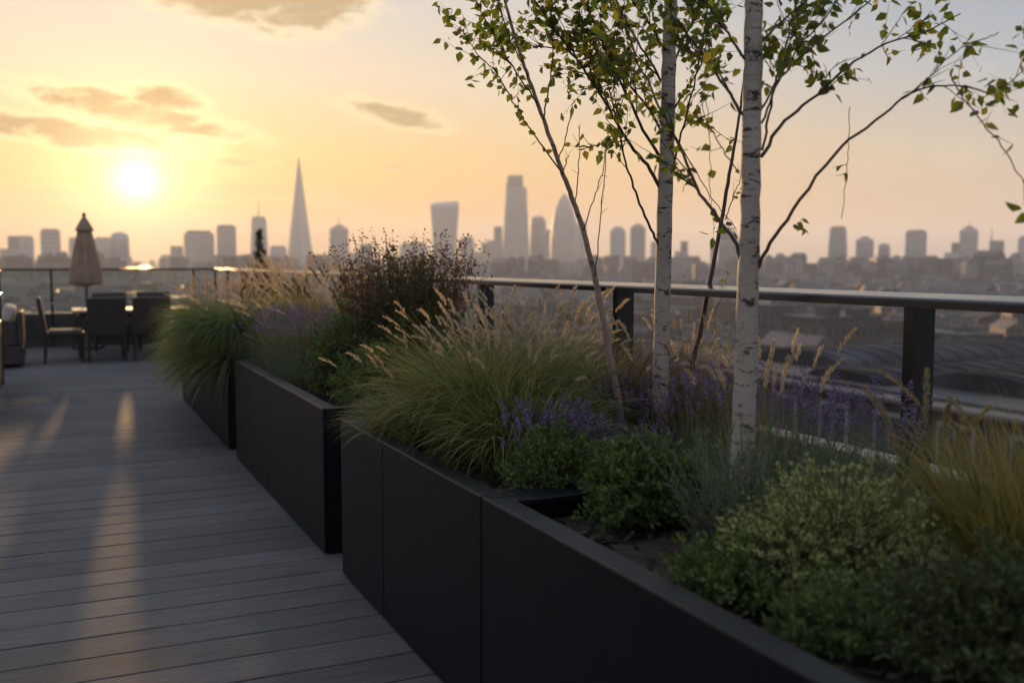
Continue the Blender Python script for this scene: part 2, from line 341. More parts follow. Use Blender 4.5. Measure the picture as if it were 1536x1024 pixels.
def spikes(g, rng, p0, d0, L, rad, nb, bl, mi=0, droop=.5, out=.75, bw=.0018):   # bristly seed heads along curved axes
    n = len(p0); t = rng.uniform(0, 1, (n, nb)); L = np.broadcast_to(L, (n,))
    d = d0[:, None]; pos = p0[:, None]+d*(t*L[:, None])[..., None]; h = nrm(d0*(1, 1, 0)+1e-4)
    pos = pos+(h[:, None]*.5+np.array([0, 0, -1.])*.7)*(droop*(t**2)*L[:, None])[..., None]
    rv = rng.normal(size=(n, nb, 3)); rv = nrm(rv-d*(rv*d).sum(-1, keepdims=True)); env = np.sin(np.pi*np.clip(t*.9+.1, 0, 1))**.6
    pos = pos+rv*(rad*env*rng.uniform(.1, 1, (n, nb)))[..., None]
    bd = nrm(d*(1-out)+rv*out*rng.uniform(.3, 1, (n, nb, 1))); l = bl*rng.uniform(.5, 1.2, (n, nb, 1)); s = nrm(np.cross(bd, rng.normal(size=(n, nb, 3))))*bw
    V = np.stack([pos-s, pos+s, pos+bd*l+s*.3, pos+bd*l-s*.3], 2).reshape(-1, 3)
    g.add(V, np.arange(len(V)).reshape(-1, 4), mi)
def leaves(g, rng, p, d, L, asp=.6, mi=0, fold=.25):
    n = len(p)
    if n == 0: return
    L = np.broadcast_to(np.asarray(L, float), (n,))[:, None]; d = nrm(d); s = nrm(np.cross(d, rng.normal(size=(n, 3)))); q = np.cross(s, d); w = L*asp*.5
    droop = q*L*rng.uniform(-.15, .15, (n, 1))
    V = np.stack([p, p+d*L*.3+s*w+q*w*fold, p+d*L*.62+s*w*.72+q*w*fold*.8+droop*.4, p+d*L+droop, p+d*L*.62-s*w*.72+q*w*fold*.8+droop*.4, p+d*L*.3-s*w+q*w*fold], 1).reshape(-1, 3)
    b = np.arange(n)[:, None]*6; g.add(V, np.concatenate([b+[[0, 1, 2, 3]], b+[[0, 3, 4, 5]]]), mi)
def crm(pts, k=6):
    p = np.asarray(pts, float); q = np.vstack([2*p[0]-p[1], p, 2*p[-1]-p[-2]]); o = []
    for i in range(1, len(q)-2):
        for t in np.arange(k)/k:
            o.append(.5*((2*q[i])+(q[i+1]-q[i-1])*t+(2*q[i-1]-5*q[i]+4*q[i+1]-q[i+2])*t*t+(3*q[i]-q[i-1]-3*q[i+1]+q[i+2])*t**3))
    o.append(p[-1]); return np.array(o)
SOIL = .672
def grass(label, xy, n, r0, L, th, curl, w, mats, plumes=0, pL=(.5, .7), pth=(.1, .5), pcurl=(.1, .7), phead=.1, seed=1, group=None, name='ornamental_grass', ry=None, paz=None, pm='plume', z=SOIL, prad=.0045, pb=110, inner=0, hang=0, hL=(.5, .9)):
    rg = np.random.default_rng(seed); t = thing(name, label, 'ornamental grass', (xy[0], xy[1], z), 0, group)
    g = G(); k = len(mats)
    for i, mt in enumerate(mats): blades(g, rg, n//k, (0, 0, 0), r0, L, th, curl, w, 6, i, ry=ry)
    if inner: blades(g, rg, inner, (0, 0, 0), r0*.9, (L[0]*.35, L[0]*.8), (0, .6), (0, .9), w, 4, 0, ry=ry)
    if hang: blades(g, rg, hang, (0, 0, 0), r0*1.15, hL, (1.0, 1.6), (1.2, 1.7), w, 7, k-1, az=(math.pi-.8, math.pi+.8), ry=r0*2.2, power=.9)
    g.obj('blades', [M[q] for q in mats], t)
    if plumes:
        g = G(); pts = blades(g, rg, plumes, (0, 0, 0), r0*.7, pL, pth, pcurl, .0022, 7, 0, taper=6, az=paz)
        g.obj('stems', M['tan'], t); g = G(); tp = pts[:, -1]; d = nrm(pts[:, -1]-pts[:, -2])
        spikes(g, rg, tp-d*.01, d, rg.uniform(.7, 1.3, plumes)*phead, prad, pb, .013, 0, .3, .38, .0016)
        g.obj('plumes', M[pm], t)
    return t
def lavender(label, xy, n, r0, H, fol=500, seed=1, leafy=0, fm='lavflower', lm='lavleaf', group='lavender clumps in the planters', lean=(.02, .45), head=.05, extra=0):
    rg = np.random.default_rng(seed); t = thing('lavender_plant', label, 'lavender', (xy[0], xy[1], SOIL), 0, group)
    g = G(); blades(g, rg, fol, (0, 0, 0), r0, (H*.3, H*.75), (.05, .8), (-.1, .5), .0042, 4)
    if leafy:
        lp = blades(g, rg, leafy, (0, 0, 0), r0, (H*.6, H*1.1), (.03, .6), (-.1, .35), .003, 5, 0, taper=5); dl = nrm(lp[:, 3]-lp[:, 1]); qd = nrm(lp[:, 5]-lp[:, 3])
        spikes(g, rg, lp[:, 1], dl, H*.35, .003, 22, .022, 0, 0, .5, .0026); spikes(g, rg, lp[:, 3], qd, H*.3, .002, 16, .016, 0, 0, .45, .0022)
    if n == 0: g.obj('foliage', M[lm], t); return t
    pts = blades(g, rg, n, (0, 0, 0), r0*.85, (H*.75, H*1.15), lean, (-.05, .25), .002, 5, 0, taper=6)
    g.obj('foliage', M[lm], t); g = G(); d = nrm(pts[:, -1]-pts[:, -2])
    spikes(g, rg, pts[:, -1]-d*.012, d, rg.uniform(.6, 1.3, n)*head, .0065, 34, .008, 0, .05, .8, .0028)
    g.obj('flower_spikes', M[fm], t); return t
def shrub(name, label, cat, xy, rad, hgt, ns, nl, ll, lm, seed=1, asp=.55, group=None, z=SOIL, up=.35, spread=1., heads=0, bottom=.05, stemr=.0022):
    rg = np.random.default_rng(seed); t = thing(name, label, cat, (xy[0], xy[1], z), 0, group)
    gs, gl, gh = G(), G(), G(); a = rg.uniform(0, 2*np.pi, ns); u = rg.uniform(-1, 1, ns)
    ph = np.arccos(np.clip(rg.uniform(bottom, 1, ns), 0, 1)); rr = rg.uniform(.55, 1.05, ns)**.7
    lump = 1+.16*np.sin(a*3+seed)+.1*np.sin(a*7+2*seed)
    tip = np.stack([rad*rr*lump*np.sin(ph)*np.cos(a), rad*rr*lump*np.sin(ph)*np.sin(a), hgt*rr*np.cos(ph)*rg.uniform(.85, 1.12, ns)+.04], -1)
    b0 = np.stack([rad*.3*rg.normal(size=ns), rad*.3*rg.normal(size=ns), 0*a], -1)*.6
    pos = []; dr = []; hp = []; hd = []
    for i in range(ns):
        mid = (b0[i]+tip[i])/2+np.array([0, 0, hgt*.08])+rg.normal(size=3)*rad*.05
        c = crm([b0[i], mid, tip[i]], 5); gs.tube(c, np.linspace(stemr, stemr*.45, len(c)), 3, cap=False)
        tt = rg.uniform(.3, 1, nl)**.8; idx = tt*(len(c)-1); lo = np.minimum(idx.astype(int), len(c)-2); fr = (idx-lo)[:, None]
        p = c[lo]*(1-fr)+c[lo+1]*fr; tang = nrm(c[lo+1]-c[lo]); rv = nrm(rg.normal(size=(nl, 3)))
        pos.append(p+rv*ll*.25); dr.append(nrm(tang*.5+rv*.9+np.array([0, 0, up])))
        if heads and rg.uniform() < heads: hp.append(tip[i]); hd.append(nrm(tip[i]-mid+np.array([0, 0, .5*hgt])))
    P_, D_ = np.concatenate(pos), np.concatenate(dr); leaves(gl, rg, P_, D_, ll*rg.uniform(.6, 1.2, len(P_)), asp)
    gs.obj('stems', M['twig'], t); gl.obj('leaves', M[lm], t)
    return t, np.array(hp), np.array(hd), rg
# --- trees
class Tree:
    def __init__(s, name, label, base, seed, group=None, bark_='birch', lm='leaf'):
        s.t = thing(name, label, 'tree', base, 0, group); s.o = np.array(base); s.rg = np.random.default_rng(seed); s.g = G(); s.tw = G(); s.lp = []; s.ld = []; s.bk = bark_; s.lm = lm
    def trunk(s, path, rad, n=14, k=8):
        c = crm(path, k)-s.o; r = np.interp(np.linspace(0, 1, len(c)), np.linspace(0, 1, len(rad)), rad)
        c[1:-1] += s.rg.normal(0, .0012, c[1:-1].shape); r = r*(1+s.rg.normal(0, .018, len(c))); s.g.tube(c, r, n); return c
    def leafalong(s, c, step, L0=.3):
        seg = np.linalg.norm(np.diff(c, axis=0), axis=1); tot = seg.sum(); nl = int(tot*(1-L0)/step*1.95)
        if nl < 1: return
        cum = np.concatenate([[0], np.cumsum(seg)])
        for q in np.linspace(tot*L0, tot, nl):
            p = np.array([np.interp(q, cum, c[:, i]) for i in range(3)])
            dv = s.rg.normal(size=3); dv[2] = dv[2]*.5-.75; s.lp.append(p+s.rg.normal(size=3)*.006); s.ld.append(dv)
    def twig(s, p, d, L, r, leafstep, depth=0, droop=.0):
        n = 6; c = [p]; d = d/np.linalg.norm(d)
        for k in range(n):
            d = d+s.rg.normal(0, .10, 3)+np.array([0, 0, .05-droop*(k/n)]); d /= np.linalg.norm(d); c.append(c[-1]+d*L/n)
        c = np.array(c); s.tw.tube(c, np.linspace(r, r*.4, n+1), 4, cap=False)
        if leafstep: s.leafalong(c, leafstep)
        if depth > 0:
            for k in range(s.rg.integers(1, 4)):
                i = s.rg.integers(1, n); s.twig(c[i], nrm(c[i]-c[i-1])+s.rg.normal(0, .45, 3), L*s.rg.uniform(.35, .65), r*.6, leafstep, depth-1, droop)
    def branch(s, path, d0, d1, w0, w1, ntw=8, leafstep=.04, tmin=.25, L=(.12, .3), depth=1, own=0, droop=.1):
        k = len(path); dd = np.linspace(d0, d1, k); pts = np.array([P(x, y, q) for (x, y), q in zip(path, dd)])-s.o
        c = crm(pts, 5); c[1:] += s.rg.normal(0, .002, c[1:].shape); r = np.linspace(w0*d0/F/2*.72, w1*d1/F/2*.75, len(c)); s.tw.tube(c, r, 6)
        for i in range(ntw):
            u = s.rg.uniform(tmin, 1)*(len(c)-1.01); j = int(u); p = c[j]+(c[j+1]-c[j])*(u-j); tg = nrm(c[j+1]-c[j])
            s.twig(p, tg+s.rg.normal(0, .5, 3), s.rg.uniform(*L), max(.0012, min(r[j]*.55, .003)), leafstep, depth, droop)
        if own: s.leafalong(c, own, tmin)
        return c
    def done(s, Ls=(.03, .05)):
        s.g.obj('trunk', M[s.bk], s.t); (s.tw is s.g) or s.tw.obj('branches', M['twig'], s.t); g = G(); p = np.array(s.lp)
        if len(p): leaves(g, s.rg, p, np.array(s.ld), s.rg.uniform(*Ls, len(p)), .66); g.obj('leaves', M[s.lm], s.t)
        return s.t
def px(path, d): return [P(x, y, q) for (x, y), q in zip(path, np.broadcast_to(d, (len(path),)))]
BG = 'slim white-barked birches in the planters'
dA = 3.0; bA = P(1108, 800, dA); bA[2] = SOIL-.03
A = Tree('birch_tree', 'nearest white birch with thick pale trunk and long branches reaching right', bA, 11, BG)
A.trunk([bA]+px([(1113, 700), (1118, 560), (1122, 420), (1126, 260), (1129, 100), (1131, -60), (1133, -260)], dA), [19*dA/F, 17.5*dA/F, 17*dA/F, 15*dA/F, 14*dA/F, 13*dA/F, 11*dA/F])
A.branch([(1117, 405), (1100, 360), (1075, 325), (1045, 280), (1020, 220), (990, 160), (955, 90), (930, 20), (905, -60)], dA, dA+.15, 9, 3, 12, .045, .35)
A.branch([(1133, 410), (1150, 375), (1190, 315), (1250, 232), (1312, 182), (1365, 140), (1430, 128), (1490, 142)], dA, dA-.2, 9, 2.5, 10, .06, .62, (.06, .16), 0, 0)
A.branch([(1365, 140), (1400, 110), (1430, 80), (1465, 62), (1500, 50)], dA-.15, dA-.25, 3, 2, 6, .05, .2, (.06, .14), 0)
A.branch([(1425, 110), (1440, 140), (1475, 185), (1510, 230), (1545, 290), (1570, 330)], dA-.2, dA-.6, 3.5, 2, 9, .055, .1, (.05, .13), 0)
A.branch([(1490, 142), (1520, 120), (1548, 90), (1570, 50), (1590, 0)], dA-.2, dA-.5, 2.5, 2, 14, .035, .0, (.08, .2), 1)
A.branch([(1142, 235), (1170, 190), (1215, 150), (1270, 103), (1330, 66), (1385, 50), (1440, 20)], dA, dA+.2, 8, 2.5, 12, .045, .3, (.1, .22))
A.branch([(1143, 225), (1155, 160), (1172, 90), (1187, 30), (1200, -40)], dA, dA+.25, 6, 3, 12, .045, .3, (.08, .2))
A.branch([(1120, 182), (1095, 140), (1060, 88), (1025, 45), (990, -10)], dA, dA+.1, 8, 3, 12, .04, .2, (.1, .25))
A.branch([(1142, 185), (1165, 130), (1200, 70), (1240, 25), (1275, -30)], dA, dA-.1, 5, 2.5, 12, .042, .3, (.1, .22))
A.branch([(1141, 165), (1180, 105), (1230, 60), (1290, 15), (1340, -40)], dA, dA+.3, 5, 2.5, 12, .042, .3, (.1, .22))
A.branch([(1118, 90), (1085, 40), (1055, 0), (1020, -60)], dA, dA-.1, 6, 3, 10, .04, .2, (.1, .25))
A.branch([(1143, 60), (1200, 10), (1250, -40)], dA, dA+.2, 5, 3, 10, .045, .2, (.1, .25))
A.branch([(1108, 260), (1085, 225), (1062, 185), (1050, 150)], dA, dA+.1, 3, 1.5, 5, .045, .3, (.06, .14), 0)
for q in ([(1275, 160), (1273, 210), (1270, 260), (1262, 330)], [(1058, 140), (1062, 190), (1066, 240), (1066, 300)]): A.branch(q, dA+.05, dA+.05, 1.8, 1.5, 2, .05, .3, (.03, .05), 0, 0)
A.branch([(1190, 340), (1197, 335), (1203, 345)], dA, dA, 2, 1.5, 1, .02, .2, (.03, .05), 0, .02)
A.done((.028, .046))
dB = 4.0; bB = P(988, 690, dB); bB[2] = SOIL-.03
B = Tree('birch_tree', 'middle white birch, slimmer trunk standing left of the nearest one', bB, 12, BG)
B.trunk([bB]+px([(990, 620), (993, 480), (997, 320), (1001, 180), (1004, 60), (1007, -60), (1010, -200)], dB), [14*dB/F, 13*dB/F, 12*dB/F, 11.5*dB/F, 11*dB/F, 10*dB/F, 8*dB/F])
B.branch([(992, 382), (980, 350), (960, 305), (945, 265), (935, 230), (925, 180), (905, 110), (880, 40)], dB, dB-.2, 6, 2.5, 10, .05, .45, (.12, .26))
B.branch([(994, 290), (970, 248), (940, 210), (915, 165), (880, 110), (840, 55), (800, 0)], dB, dB-.2, 8, 3, 18, .038, .2, (.14, .32))
B.branch([(995, 245), (965, 195), (935, 130), (905, 70), (880, 5), (865, -40)], dB, dB-.3, 7, 3, 18, .038, .25, (.14, .32))
B.branch([(997, 205), (970, 160), (935, 120), (895, 90), (850, 75), (800, 70)], dB, dB+.2, 6, 2.5, 16, .038, .2, (.14, .3))
B.branch([(1000, 140), (975, 90), (945, 45), (920, -10)], dB, dB+.1, 6, 3, 14, .038, .15, (.14, .3))
B.branch([(1002, 80), (970, 30), (930, -20)], dB, dB-.3, 6, 3, 12, .04, .1, (.15, .3))
B.branch([(1010, 165), (1030, 135), (1050, 100), (1062, 60)], dB, dB+.1, 5, 2, 8, .045, .2, (.1, .25))
B.branch([(1010, 250), (1022, 200), (1040, 130), (1055, 60), (1062, 0)], dB, dB-.2, 5, 2, 10, .045, .25, (.1, .25))
B.branch([(1008, 100), (1030, 50), (1060, 0), (1085, -50)], dB, dB+.2, 6, 3, 12, .04, .1, (.12, .3))
B.branch([(1010, 200), (1045, 260), (1070, 300), (1105, 345)], dB-.1, dB-.5, 2.5, 1.5, 4, .05, .1, (.08, .16), 0)
B.done((.028, .047))
dC = 3.95; bC = P(945, 700, dC); bC[2] = SOIL-.03
C_ = Tree('birch_sapling', 'thin leaning brown sapling, bare below and leafy at its top', bC, 13, bark_='youngbark')
C_.trunk([bC]+px([(931, 620), (912, 520), (893, 420), (870, 330), (845, 262), (815, 180), (790, 110), (768, 40), (745, -50)], np.linspace(dC, dC-.25, 9)), [5.6*dC/F, 5*dC/F, 4.4*dC/F, 3.6*dC/F, 3*dC/F, 2.4*dC/F, 1.8*dC/F], 10)
C_.branch([(845, 262), (815, 222), (790, 185), (765, 145), (745, 110), (715, 80), (690, 40)], dC-.15, dC-.2, 3.5, 1.8, 13, .042, .15, (.07, .18), 0, .06)
C_.branch([(806, 155), (775, 110), (745, 60), (722, 20), (705, -20)], dC-.18, dC-.3, 3.5, 2, 13, .04, .1, (.08, .2), 1, .06)
C_.branch([(815, 180), (823, 130), (830, 80), (826, 20), (835, -40)], dC-.18, dC-.1, 3.5, 2, 11, .04, .15, (.08, .2), 1, .06)
C_.branch([(792, 115), (770, 70), (755, 30), (740, -20)], dC-.2, dC-.1, 3.5, 2, 10, .04, .1, (.08, .2), 1)
for q in ([(838, 240), (850, 200), (857, 165), (860, 150)], [(862, 308), (867, 265), (870, 225), (868, 190)], [(875, 345), (890, 300), (903, 262), (911, 205)], [(893, 415), (900, 330), (906, 270), (910, 210)], [(845, 260), (850, 240), (852, 235)]):
    C_.branch(q, dC-.1, dC-.05, 2.6, 1.6, 3, 0, .3, (.03, .06), 0)
C_.done((.028, .046))
dD = 4.6; bD = P(1036, 640, dD); bD[2] = SOIL-.03
D_ = Tree('birch_sapling', 'bare reddish-brown whip leaning right between the two birch trunks', bD, 14, bark_='twig')
D_.tw = D_.g; D_.trunk([bD]+px([(1037, 560), (1052, 490), (1074, 375), (1094, 262), (1108, 180), (1118, 100)], dD), [4.5*dD/F, 4*dD/F, 3.6*dD/F, 3*dD/F, 2.2*dD/F, 1.5*dD/F], 8)
D_.branch([(1088, 330), (1098, 300), (1108, 275), (1112, 262)], dD, dD, 2.5, 1.5, 4, .05, .2, (.05, .1), 0)
D_.branch([(1050, 490), (1070, 470), (1085, 440), (1088, 425)], dD, dD, 2.2, 1.5, 1, .05, .2, (.05, .1), 0)
D_.done((.02, .035))
# --- planting
gg = 'green fountain grass in the planters'
grass('big green fountain grass arching over the planter front with pink plumes', (1.66, 3.86, SOIL), 3600, .17, (.46, .74), (0, .42), (.7, 2.3), .0062, ['grass', 'grassdk', 'tan', 'grass'], 110, (.50, .72), (.05, .7), (.1, .5), .065, 21, gg, inner=900, prad=.0035, pb=70, hang=200, hL=(.2, .34))
grass('bright green fountain grass in front of the leaning sapling', (1.64, 3.50, SOIL), 2600, .15, (.34, .54), (0, .45), (.8, 2.5), .0068, ['grass', 'grassdk'], 30, (.5, .66), (.1, .5), (.1, .6), .08, 22, gg, inner=700)
grass('fountain grass with dense tan seed heads against the handrail post', (2.05, 4.15, SOIL), 2200, .16, (.42, .66), (.05, .8), (.5, 1.7), .006, ['grass', 'tan'], 80, (.48, .7), (.05, .6), (.1, .7), .075, 23, gg, inner=500)
grass('short green grass tuft hanging over the corner of the planter with reddish tips', (1.42, 4.18, SOIL), 1200, .1, (.26, .42), (.1, .7), (.9, 2.1), .006, ['grass', 'tan', 'grassdk'], 14, (.4, .52), (.2, .6), (.1, .5), .09, 24, gg)
grass('purple-brown mound of fine grass between sapling and birch', (2.22, 3.8, SOIL), 3200, .2, (.52, .76), (.1, 1.), (.8, 2.2), .0055, ['brown', 'grassdk', 'brown'], 0, seed=25, name='sedge_mound', inner=500)
grass('thin tan grass with upright seed stalks behind the nearest birch', (2.36, 3.42, SOIL), 1300, .18, (.3, .5), (.05, .7), (.3, 1.4), .005, ['tan', 'grassdk', 'brown'], 34, (.45, .62), (.05, .4), (.05, .4), .09, 26)
lavender('violet lavender in front of the middle birch trunk', (1.90, 3.22), 170, .18, .17, 800, 31)
lavender('violet lavender left of the leaning sapling base', (1.64, 3.20), 150, .17, .27, 800, 32)
lavender('violet lavender behind the leaning sapling and middle birch', (2.08, 3.50), 170, .2, .30, 700, 30)
lavender('pale lavender with tall spikes behind the nearest birch', (2.22, 3.02), 90, .17, .40, 600, 33)
lavender('lavender by the pale coping, mauve spikes', (2.33, 2.68), 90, .16, .38, 600, 34, head=.07)
lavender('loose lavender next to the rail post, sparse mauve spikes', (2.36, 2.36), 46, .12, .36, 380, 35, head=.07)
grass('wispy tan seed stalks among the lavender right of the nearest birch', (2.2, 2.72, SOIL), 500, .18, (.25, .45), (.05, .6), (.1, .9), .003, ['grassdk', 'tan'], 30, (.38, .55), (.03, .35), (0, .3), .09, 36, pm='plume', prad=.006)
lavender('grey-green lavender foliage without flowers at the nearest birch foot', (1.74, 2.17), 0, .15, .40, 460, 37, 170)
shrub('leafy_bush', 'small green leafy bush beside the inner rim, below the lavender', 'bush', (1.66, 2.64), .23, .27, 420, 32, .021, 'bush', 41)
shrub('leafy_bush', 'low dark green bush tucked behind the cross rim of two planters', 'bush', (1.54, 3.0), .21, .26, 300, 28, .02, 'bush', 42, .35)
shrub('flowering_shrub', 'rounded yellow-green shrub at the near right, spilling toward the rim', 'shrub', (1.72, 1.86), .30, .30, 900, 46, .0125, 'lime', 43, .5)
shrub('leafy_bush', 'trailing green sprigs hugging the rim under the yellow-green shrub', 'bush', (1.47, 1.92), .19, .15, 190, 24, .019, 'bush', 44)
shrub('leafy_bush', 'pale creeping sprigs over the rim in front of the blurred dark shrub', 'bush', (1.47, 1.58), .17, .15, 170, 24, .016, 'bush', 49, .4)
shrub('dark_shrub', 'out-of-focus dark fine-leaved shrub at the bottom right corner', 'shrub', (1.70, 1.34), .30, .24, 420, 34, .02, 'fine', 45, .35)
grass('golden blurred grass at the right edge in front of the coping', (2.16, 1.60, SOIL), 3000, .22, (.34, .56), (.0, .45), (.2, 1.5), .004, ['gold', 'grassdk'], 8, (.42, .52), (.05, .3), (.1, .5), .13, 46, pm='tan', inner=500)
grass('two thick tan plumes rising in front of the nearest rail post', (2.02, 1.86, SOIL), 120, .08, (.2, .35), (.05, .6), (.2, 1.), .004, ['gold', 'grassdk'], 4, (.34, .42), (.02, .2), (.05, .35), .16, 47, pm='tan', prad=.009, pb=220)
lavender('low grey-green lavender foliage at the back of the nearest planter', (2.05, 2.25), 0, .2, .34, 500, 48, 130)
# planter with the russet shrub
t, hp, hd, rg = shrub('dark_shrub', 'tall dark russet shrub with upright seed heads reaching above the handrail', 'shrub', (1.92, 5.75),   .47, .86, 760, 32, .03, 'dkshrub', 51, .5, up=.5)
g = G(); gs = G(); n_ = 230; pts = blades(gs, rg, n_, (0, 0, .3), .34, (.42, .72), (.0, .5), (-.1, .2), .003, 5, 0, taper=6)
for k in range(n_):
    q = pts[k]; d = nrm(q[-1]-q[-3]); m_ = 34; u = rg.uniform(.45, 1.02, m_)*5; lo = np.minimum(u.astype(int), 4); p_ = q[lo]+(q[lo+1]-q[lo])*(u-lo)[:, None]
    leaves(g, rg, p_+rg.normal(size=(m_, 3))*.009, rg.normal(size=(m_, 3))+np.array([0, 0, .5]), rg.uniform(.01, .022, m_), .6)
gs.obj('upright_stems', M['twig'], t); g.obj('seed_heads', M['seed'], t)
shrub('leafy_bush', 'green leafy bush below the russet shrub at the corner of its planter', 'bush', (1.62, 5.35), .30, .36, 320, 26, .026, 'bush', 52)
shrub('leafy_bush', 'dark green bush under the left side of the russet shrub', 'bush', (1.60, 5.95), .30, .42, 320, 26, .024, 'dkshrub', 53)
shrub('leafy_bush', 'fuller mid-green bush between the russet shrub and the mauve lavender', 'bush', (1.66, 6.2), .30, .50, 360, 28, .026, 'bush', 58, .5)
lavender('mauve lavender bushing over the planter rim left of the russet shrub', (1.52, 6.65), 130, .24, .46, 1100, 54)
lavender('mauve lavender at the far left corner of the russet shrub planter', (1.48, 7.3), 130, .2, .44, 900, 55)
grass('sunlit fountain grass with glowing pale plumes left of the russet shrub', (1.72, 7.25, SOIL), 1500, .2, (.4, .65), (.05, .7), (.4, 1.5), .0045, ['grass', 'tan'], 100, (.55, .85), (.05, .55), (.1, .6), .13, 56, prad=.006, inner=300)
grass('tall grass with brown seed stalks just left of the russet shrub', (1.95, 6.7, SOIL), 1400, .22, (.5, .8), (.05, .5), (.2, 1.), .004, ['grassdk', 'brown'], 30, (.6, .78), (.03, .35), (0, .4), .09, 57, pm='seed', prad=.006)
# far planter
for i, (x, y, l0, l1, lab) in enumerate([(1.40, 8.5, .55, .95, 'trailing grass at the near corner of the farthest planter'), (1.42, 9.3, .5, .85, 'trailing grass mass over the middle of the farthest planter'), (1.46, 10.1, .45, .75, 'trailing grass with sunlit tips past the middle of the farthest planter'), (1.52, 10.9, .4, .65, 'loose trailing grass at the far end of the farthest planter, beside the chairs')]):
    grass(lab, (x, y, SOIL), 2800, .18, (l0, l1), (.0, .35), (1.6, 3.3), .009, ['grassdk', 'fine', 'bush', 'grassdk'], 40, (.5, .68), (.05, .5), (.1, .7), .08, 60+i, 'trailing grass in the farthest planter', inner=700, hang=(700, 600, 260, 0)[i], hL=(.4, .72))
grass('feathery tan grass standing at the back of the farthest planter', (2.0, 9.0, SOIL), 1400, .3, (.45, .7), (.05, .5), (.2, 1.), .005, ['grass', 'tan'], 90, (.6, .85), (.05, .45), (.1, .5), .12, 66, prad=.006)
grass('hazy tan grass at the back corner of the farthest planter near the glass railing', (2.0, 10.4, SOIL), 1200, .3, (.4, .65), (.05, .5), (.2, 1.), .005, ['grass', 'tan', 'brown'], 70, (.6, .85), (.05, .45), (.1, .5), .12, 67, prad=.006)
# ================================================================== city
GZ = -38.
rc = random.Random(9); nr = np.random.default_rng(9)
def facade(name, wall, glass, sx, sy, frac=.5, rough=.7, jx=.25):
    m, n, out = newmat(name); tc = n('ShaderNodeTexCoord'); sp = n('ShaderNodeSeparateXYZ', {0: tc.outputs['Object']})
    h = n.m('ADD', sp.outputs[0], sp.outputs[1])
    def cell(v, s, f):
        q = n.m('FRACT', n.m('DIVIDE', v, s)); return n.m('LESS_THAN', n.m('ABSOLUTE', n.m('SUBTRACT', q, .5)), f/2)
    w = n.m('MULTIPLY', cell(h, sx, frac), cell(sp.outputs[2], sy, .55))
    nz = n('ShaderNodeTexNoise', {'Vector': tc.outputs['Object'], 'Scale': .25, 'Detail': 4.}); oi = n('ShaderNodeObjectInfo')
    c = n.mix(1., wall, n.ramp(nz.outputs[0], [(.3, (.75,)*3), (.7, (1.1,)*3)]), 'MULTIPLY')
    c = n.mix(1., c, n.ramp(oi.outputs['Random'], [(0, (.6, .62, .65)), (.5, (1, .95, .9)), (1, (1.3, 1.3, 1.3))]), 'MULTIPLY')
    p = n('ShaderNodeBsdfPrincipled', {'Base Color': n.mix(w, c, glass), 'Roughness': n.m('SUBTRACT', rough, n.m('MULTIPLY', w, .5))})
    n.t.links.new(p.outputs[0], out.inputs[0]); return m
def roofm(name, c1, c2, sc, rough=.6, seam=0.):
    m, n, out = newmat(name); tc = n('ShaderNodeTexCoord'); oi = n('ShaderNodeObjectInfo')
    nz = n('ShaderNodeTexNoise', {'Vector': tc.outputs['Object'], 'Scale': sc, 'Detail': 5.}); c = n.ramp(nz.outputs[0], [(.3, c1), (.7, c2)])
    c = n.mix(1., c, n.ramp(oi.outputs['Random'], [(0, (.55, .58, .62)), (.6, (1, .95, .92)), (1, (1.5, 1.5, 1.5))]), 'MULTIPLY')
    p = n('ShaderNodeBsdfPrincipled', {'Base Color': c, 'Roughness': rough, 'Specular IOR Level': .25})
    if seam:
        wv = n('ShaderNodeTexWave', {'Vector': tc.outputs['Object'], 'Scale': seam}, bands_direction='X')
        bp = n('ShaderNodeBump', {'Height': wv.outputs[0], 'Strength': .6, 'Distance': .1}); n.t.links.new(bp.outputs[0], p.inputs['Normal'])
    n.t.links.new(p.outputs[0], out.inputs[0]); return m
M['brick'] = facade('brick_facade', (.05, .055, .064), (.03, .035, .04), 2.6, 3.2, .42)
M['render'] = facade('pale_facade', (.21, .215, .23), (.04, .05, .055), 3., 3.3, .5)
M['office'] = facade('office_facade', (.09, .10, .115), (.05, .065, .08), 2., 3.6, .75, .5)
M['glassT'] = facade('glass_tower_facade', (.40, .39, .385), (.12, .13, .145), 6., 9., .75, .5)
M['slate'] = roofm('slate_roof', (.03, .034, .042), (.075, .082, .095), .5)
M['flat'] = roofm('flat_roof', (.05, .055, .064), (.14, .148, .16), .15, .8)
M['zinc'] = roofm('zinc_roof', (.02, .023, .028), (.07, .075, .083), .3, .85, .9)
M['rust'] = roofm('tiled_roof', (.06, .054, .054), (.10, .09, .09), .5)
# ground, hills
m, n, out = newmat('city_ground'); tc = n('ShaderNodeTexCoord')
n1 = n('ShaderNodeTexNoise', {'Vector': tc.outputs['Object'], 'Scale': .012, 'Detail': 8., 'Roughness': .7})
vo = n('ShaderNodeTexVoronoi', {'Vector': tc.outputs['Object'], 'Scale': .03})
c = n.mix(.5, n.ramp(n1.outputs[0], [(.35, (.03, .04, .02)), (.5, (.07, .07, .068)), (.7, (.12, .115, .11))]), n.mix(1., vo.outputs['Color'], (.12, .11, .1), 'MULTIPLY'))
p = n('ShaderNodeBsdfPrincipled', {'Base Color': c, 'Roughness': .9}); n.t.links.new(p.outputs[0], out.inputs[0])
g = G(); k = np.arange(33)/33*2*np.pi
g.pd([(8500*math.cos(a), 8500*math.sin(a), GZ) for a in k], [list(range(33))]); tag(g.obj('ground', m), kind='structure')
g = G(); V = []; nseg = 120; az = np.linspace(R(-25), R(75), nseg)
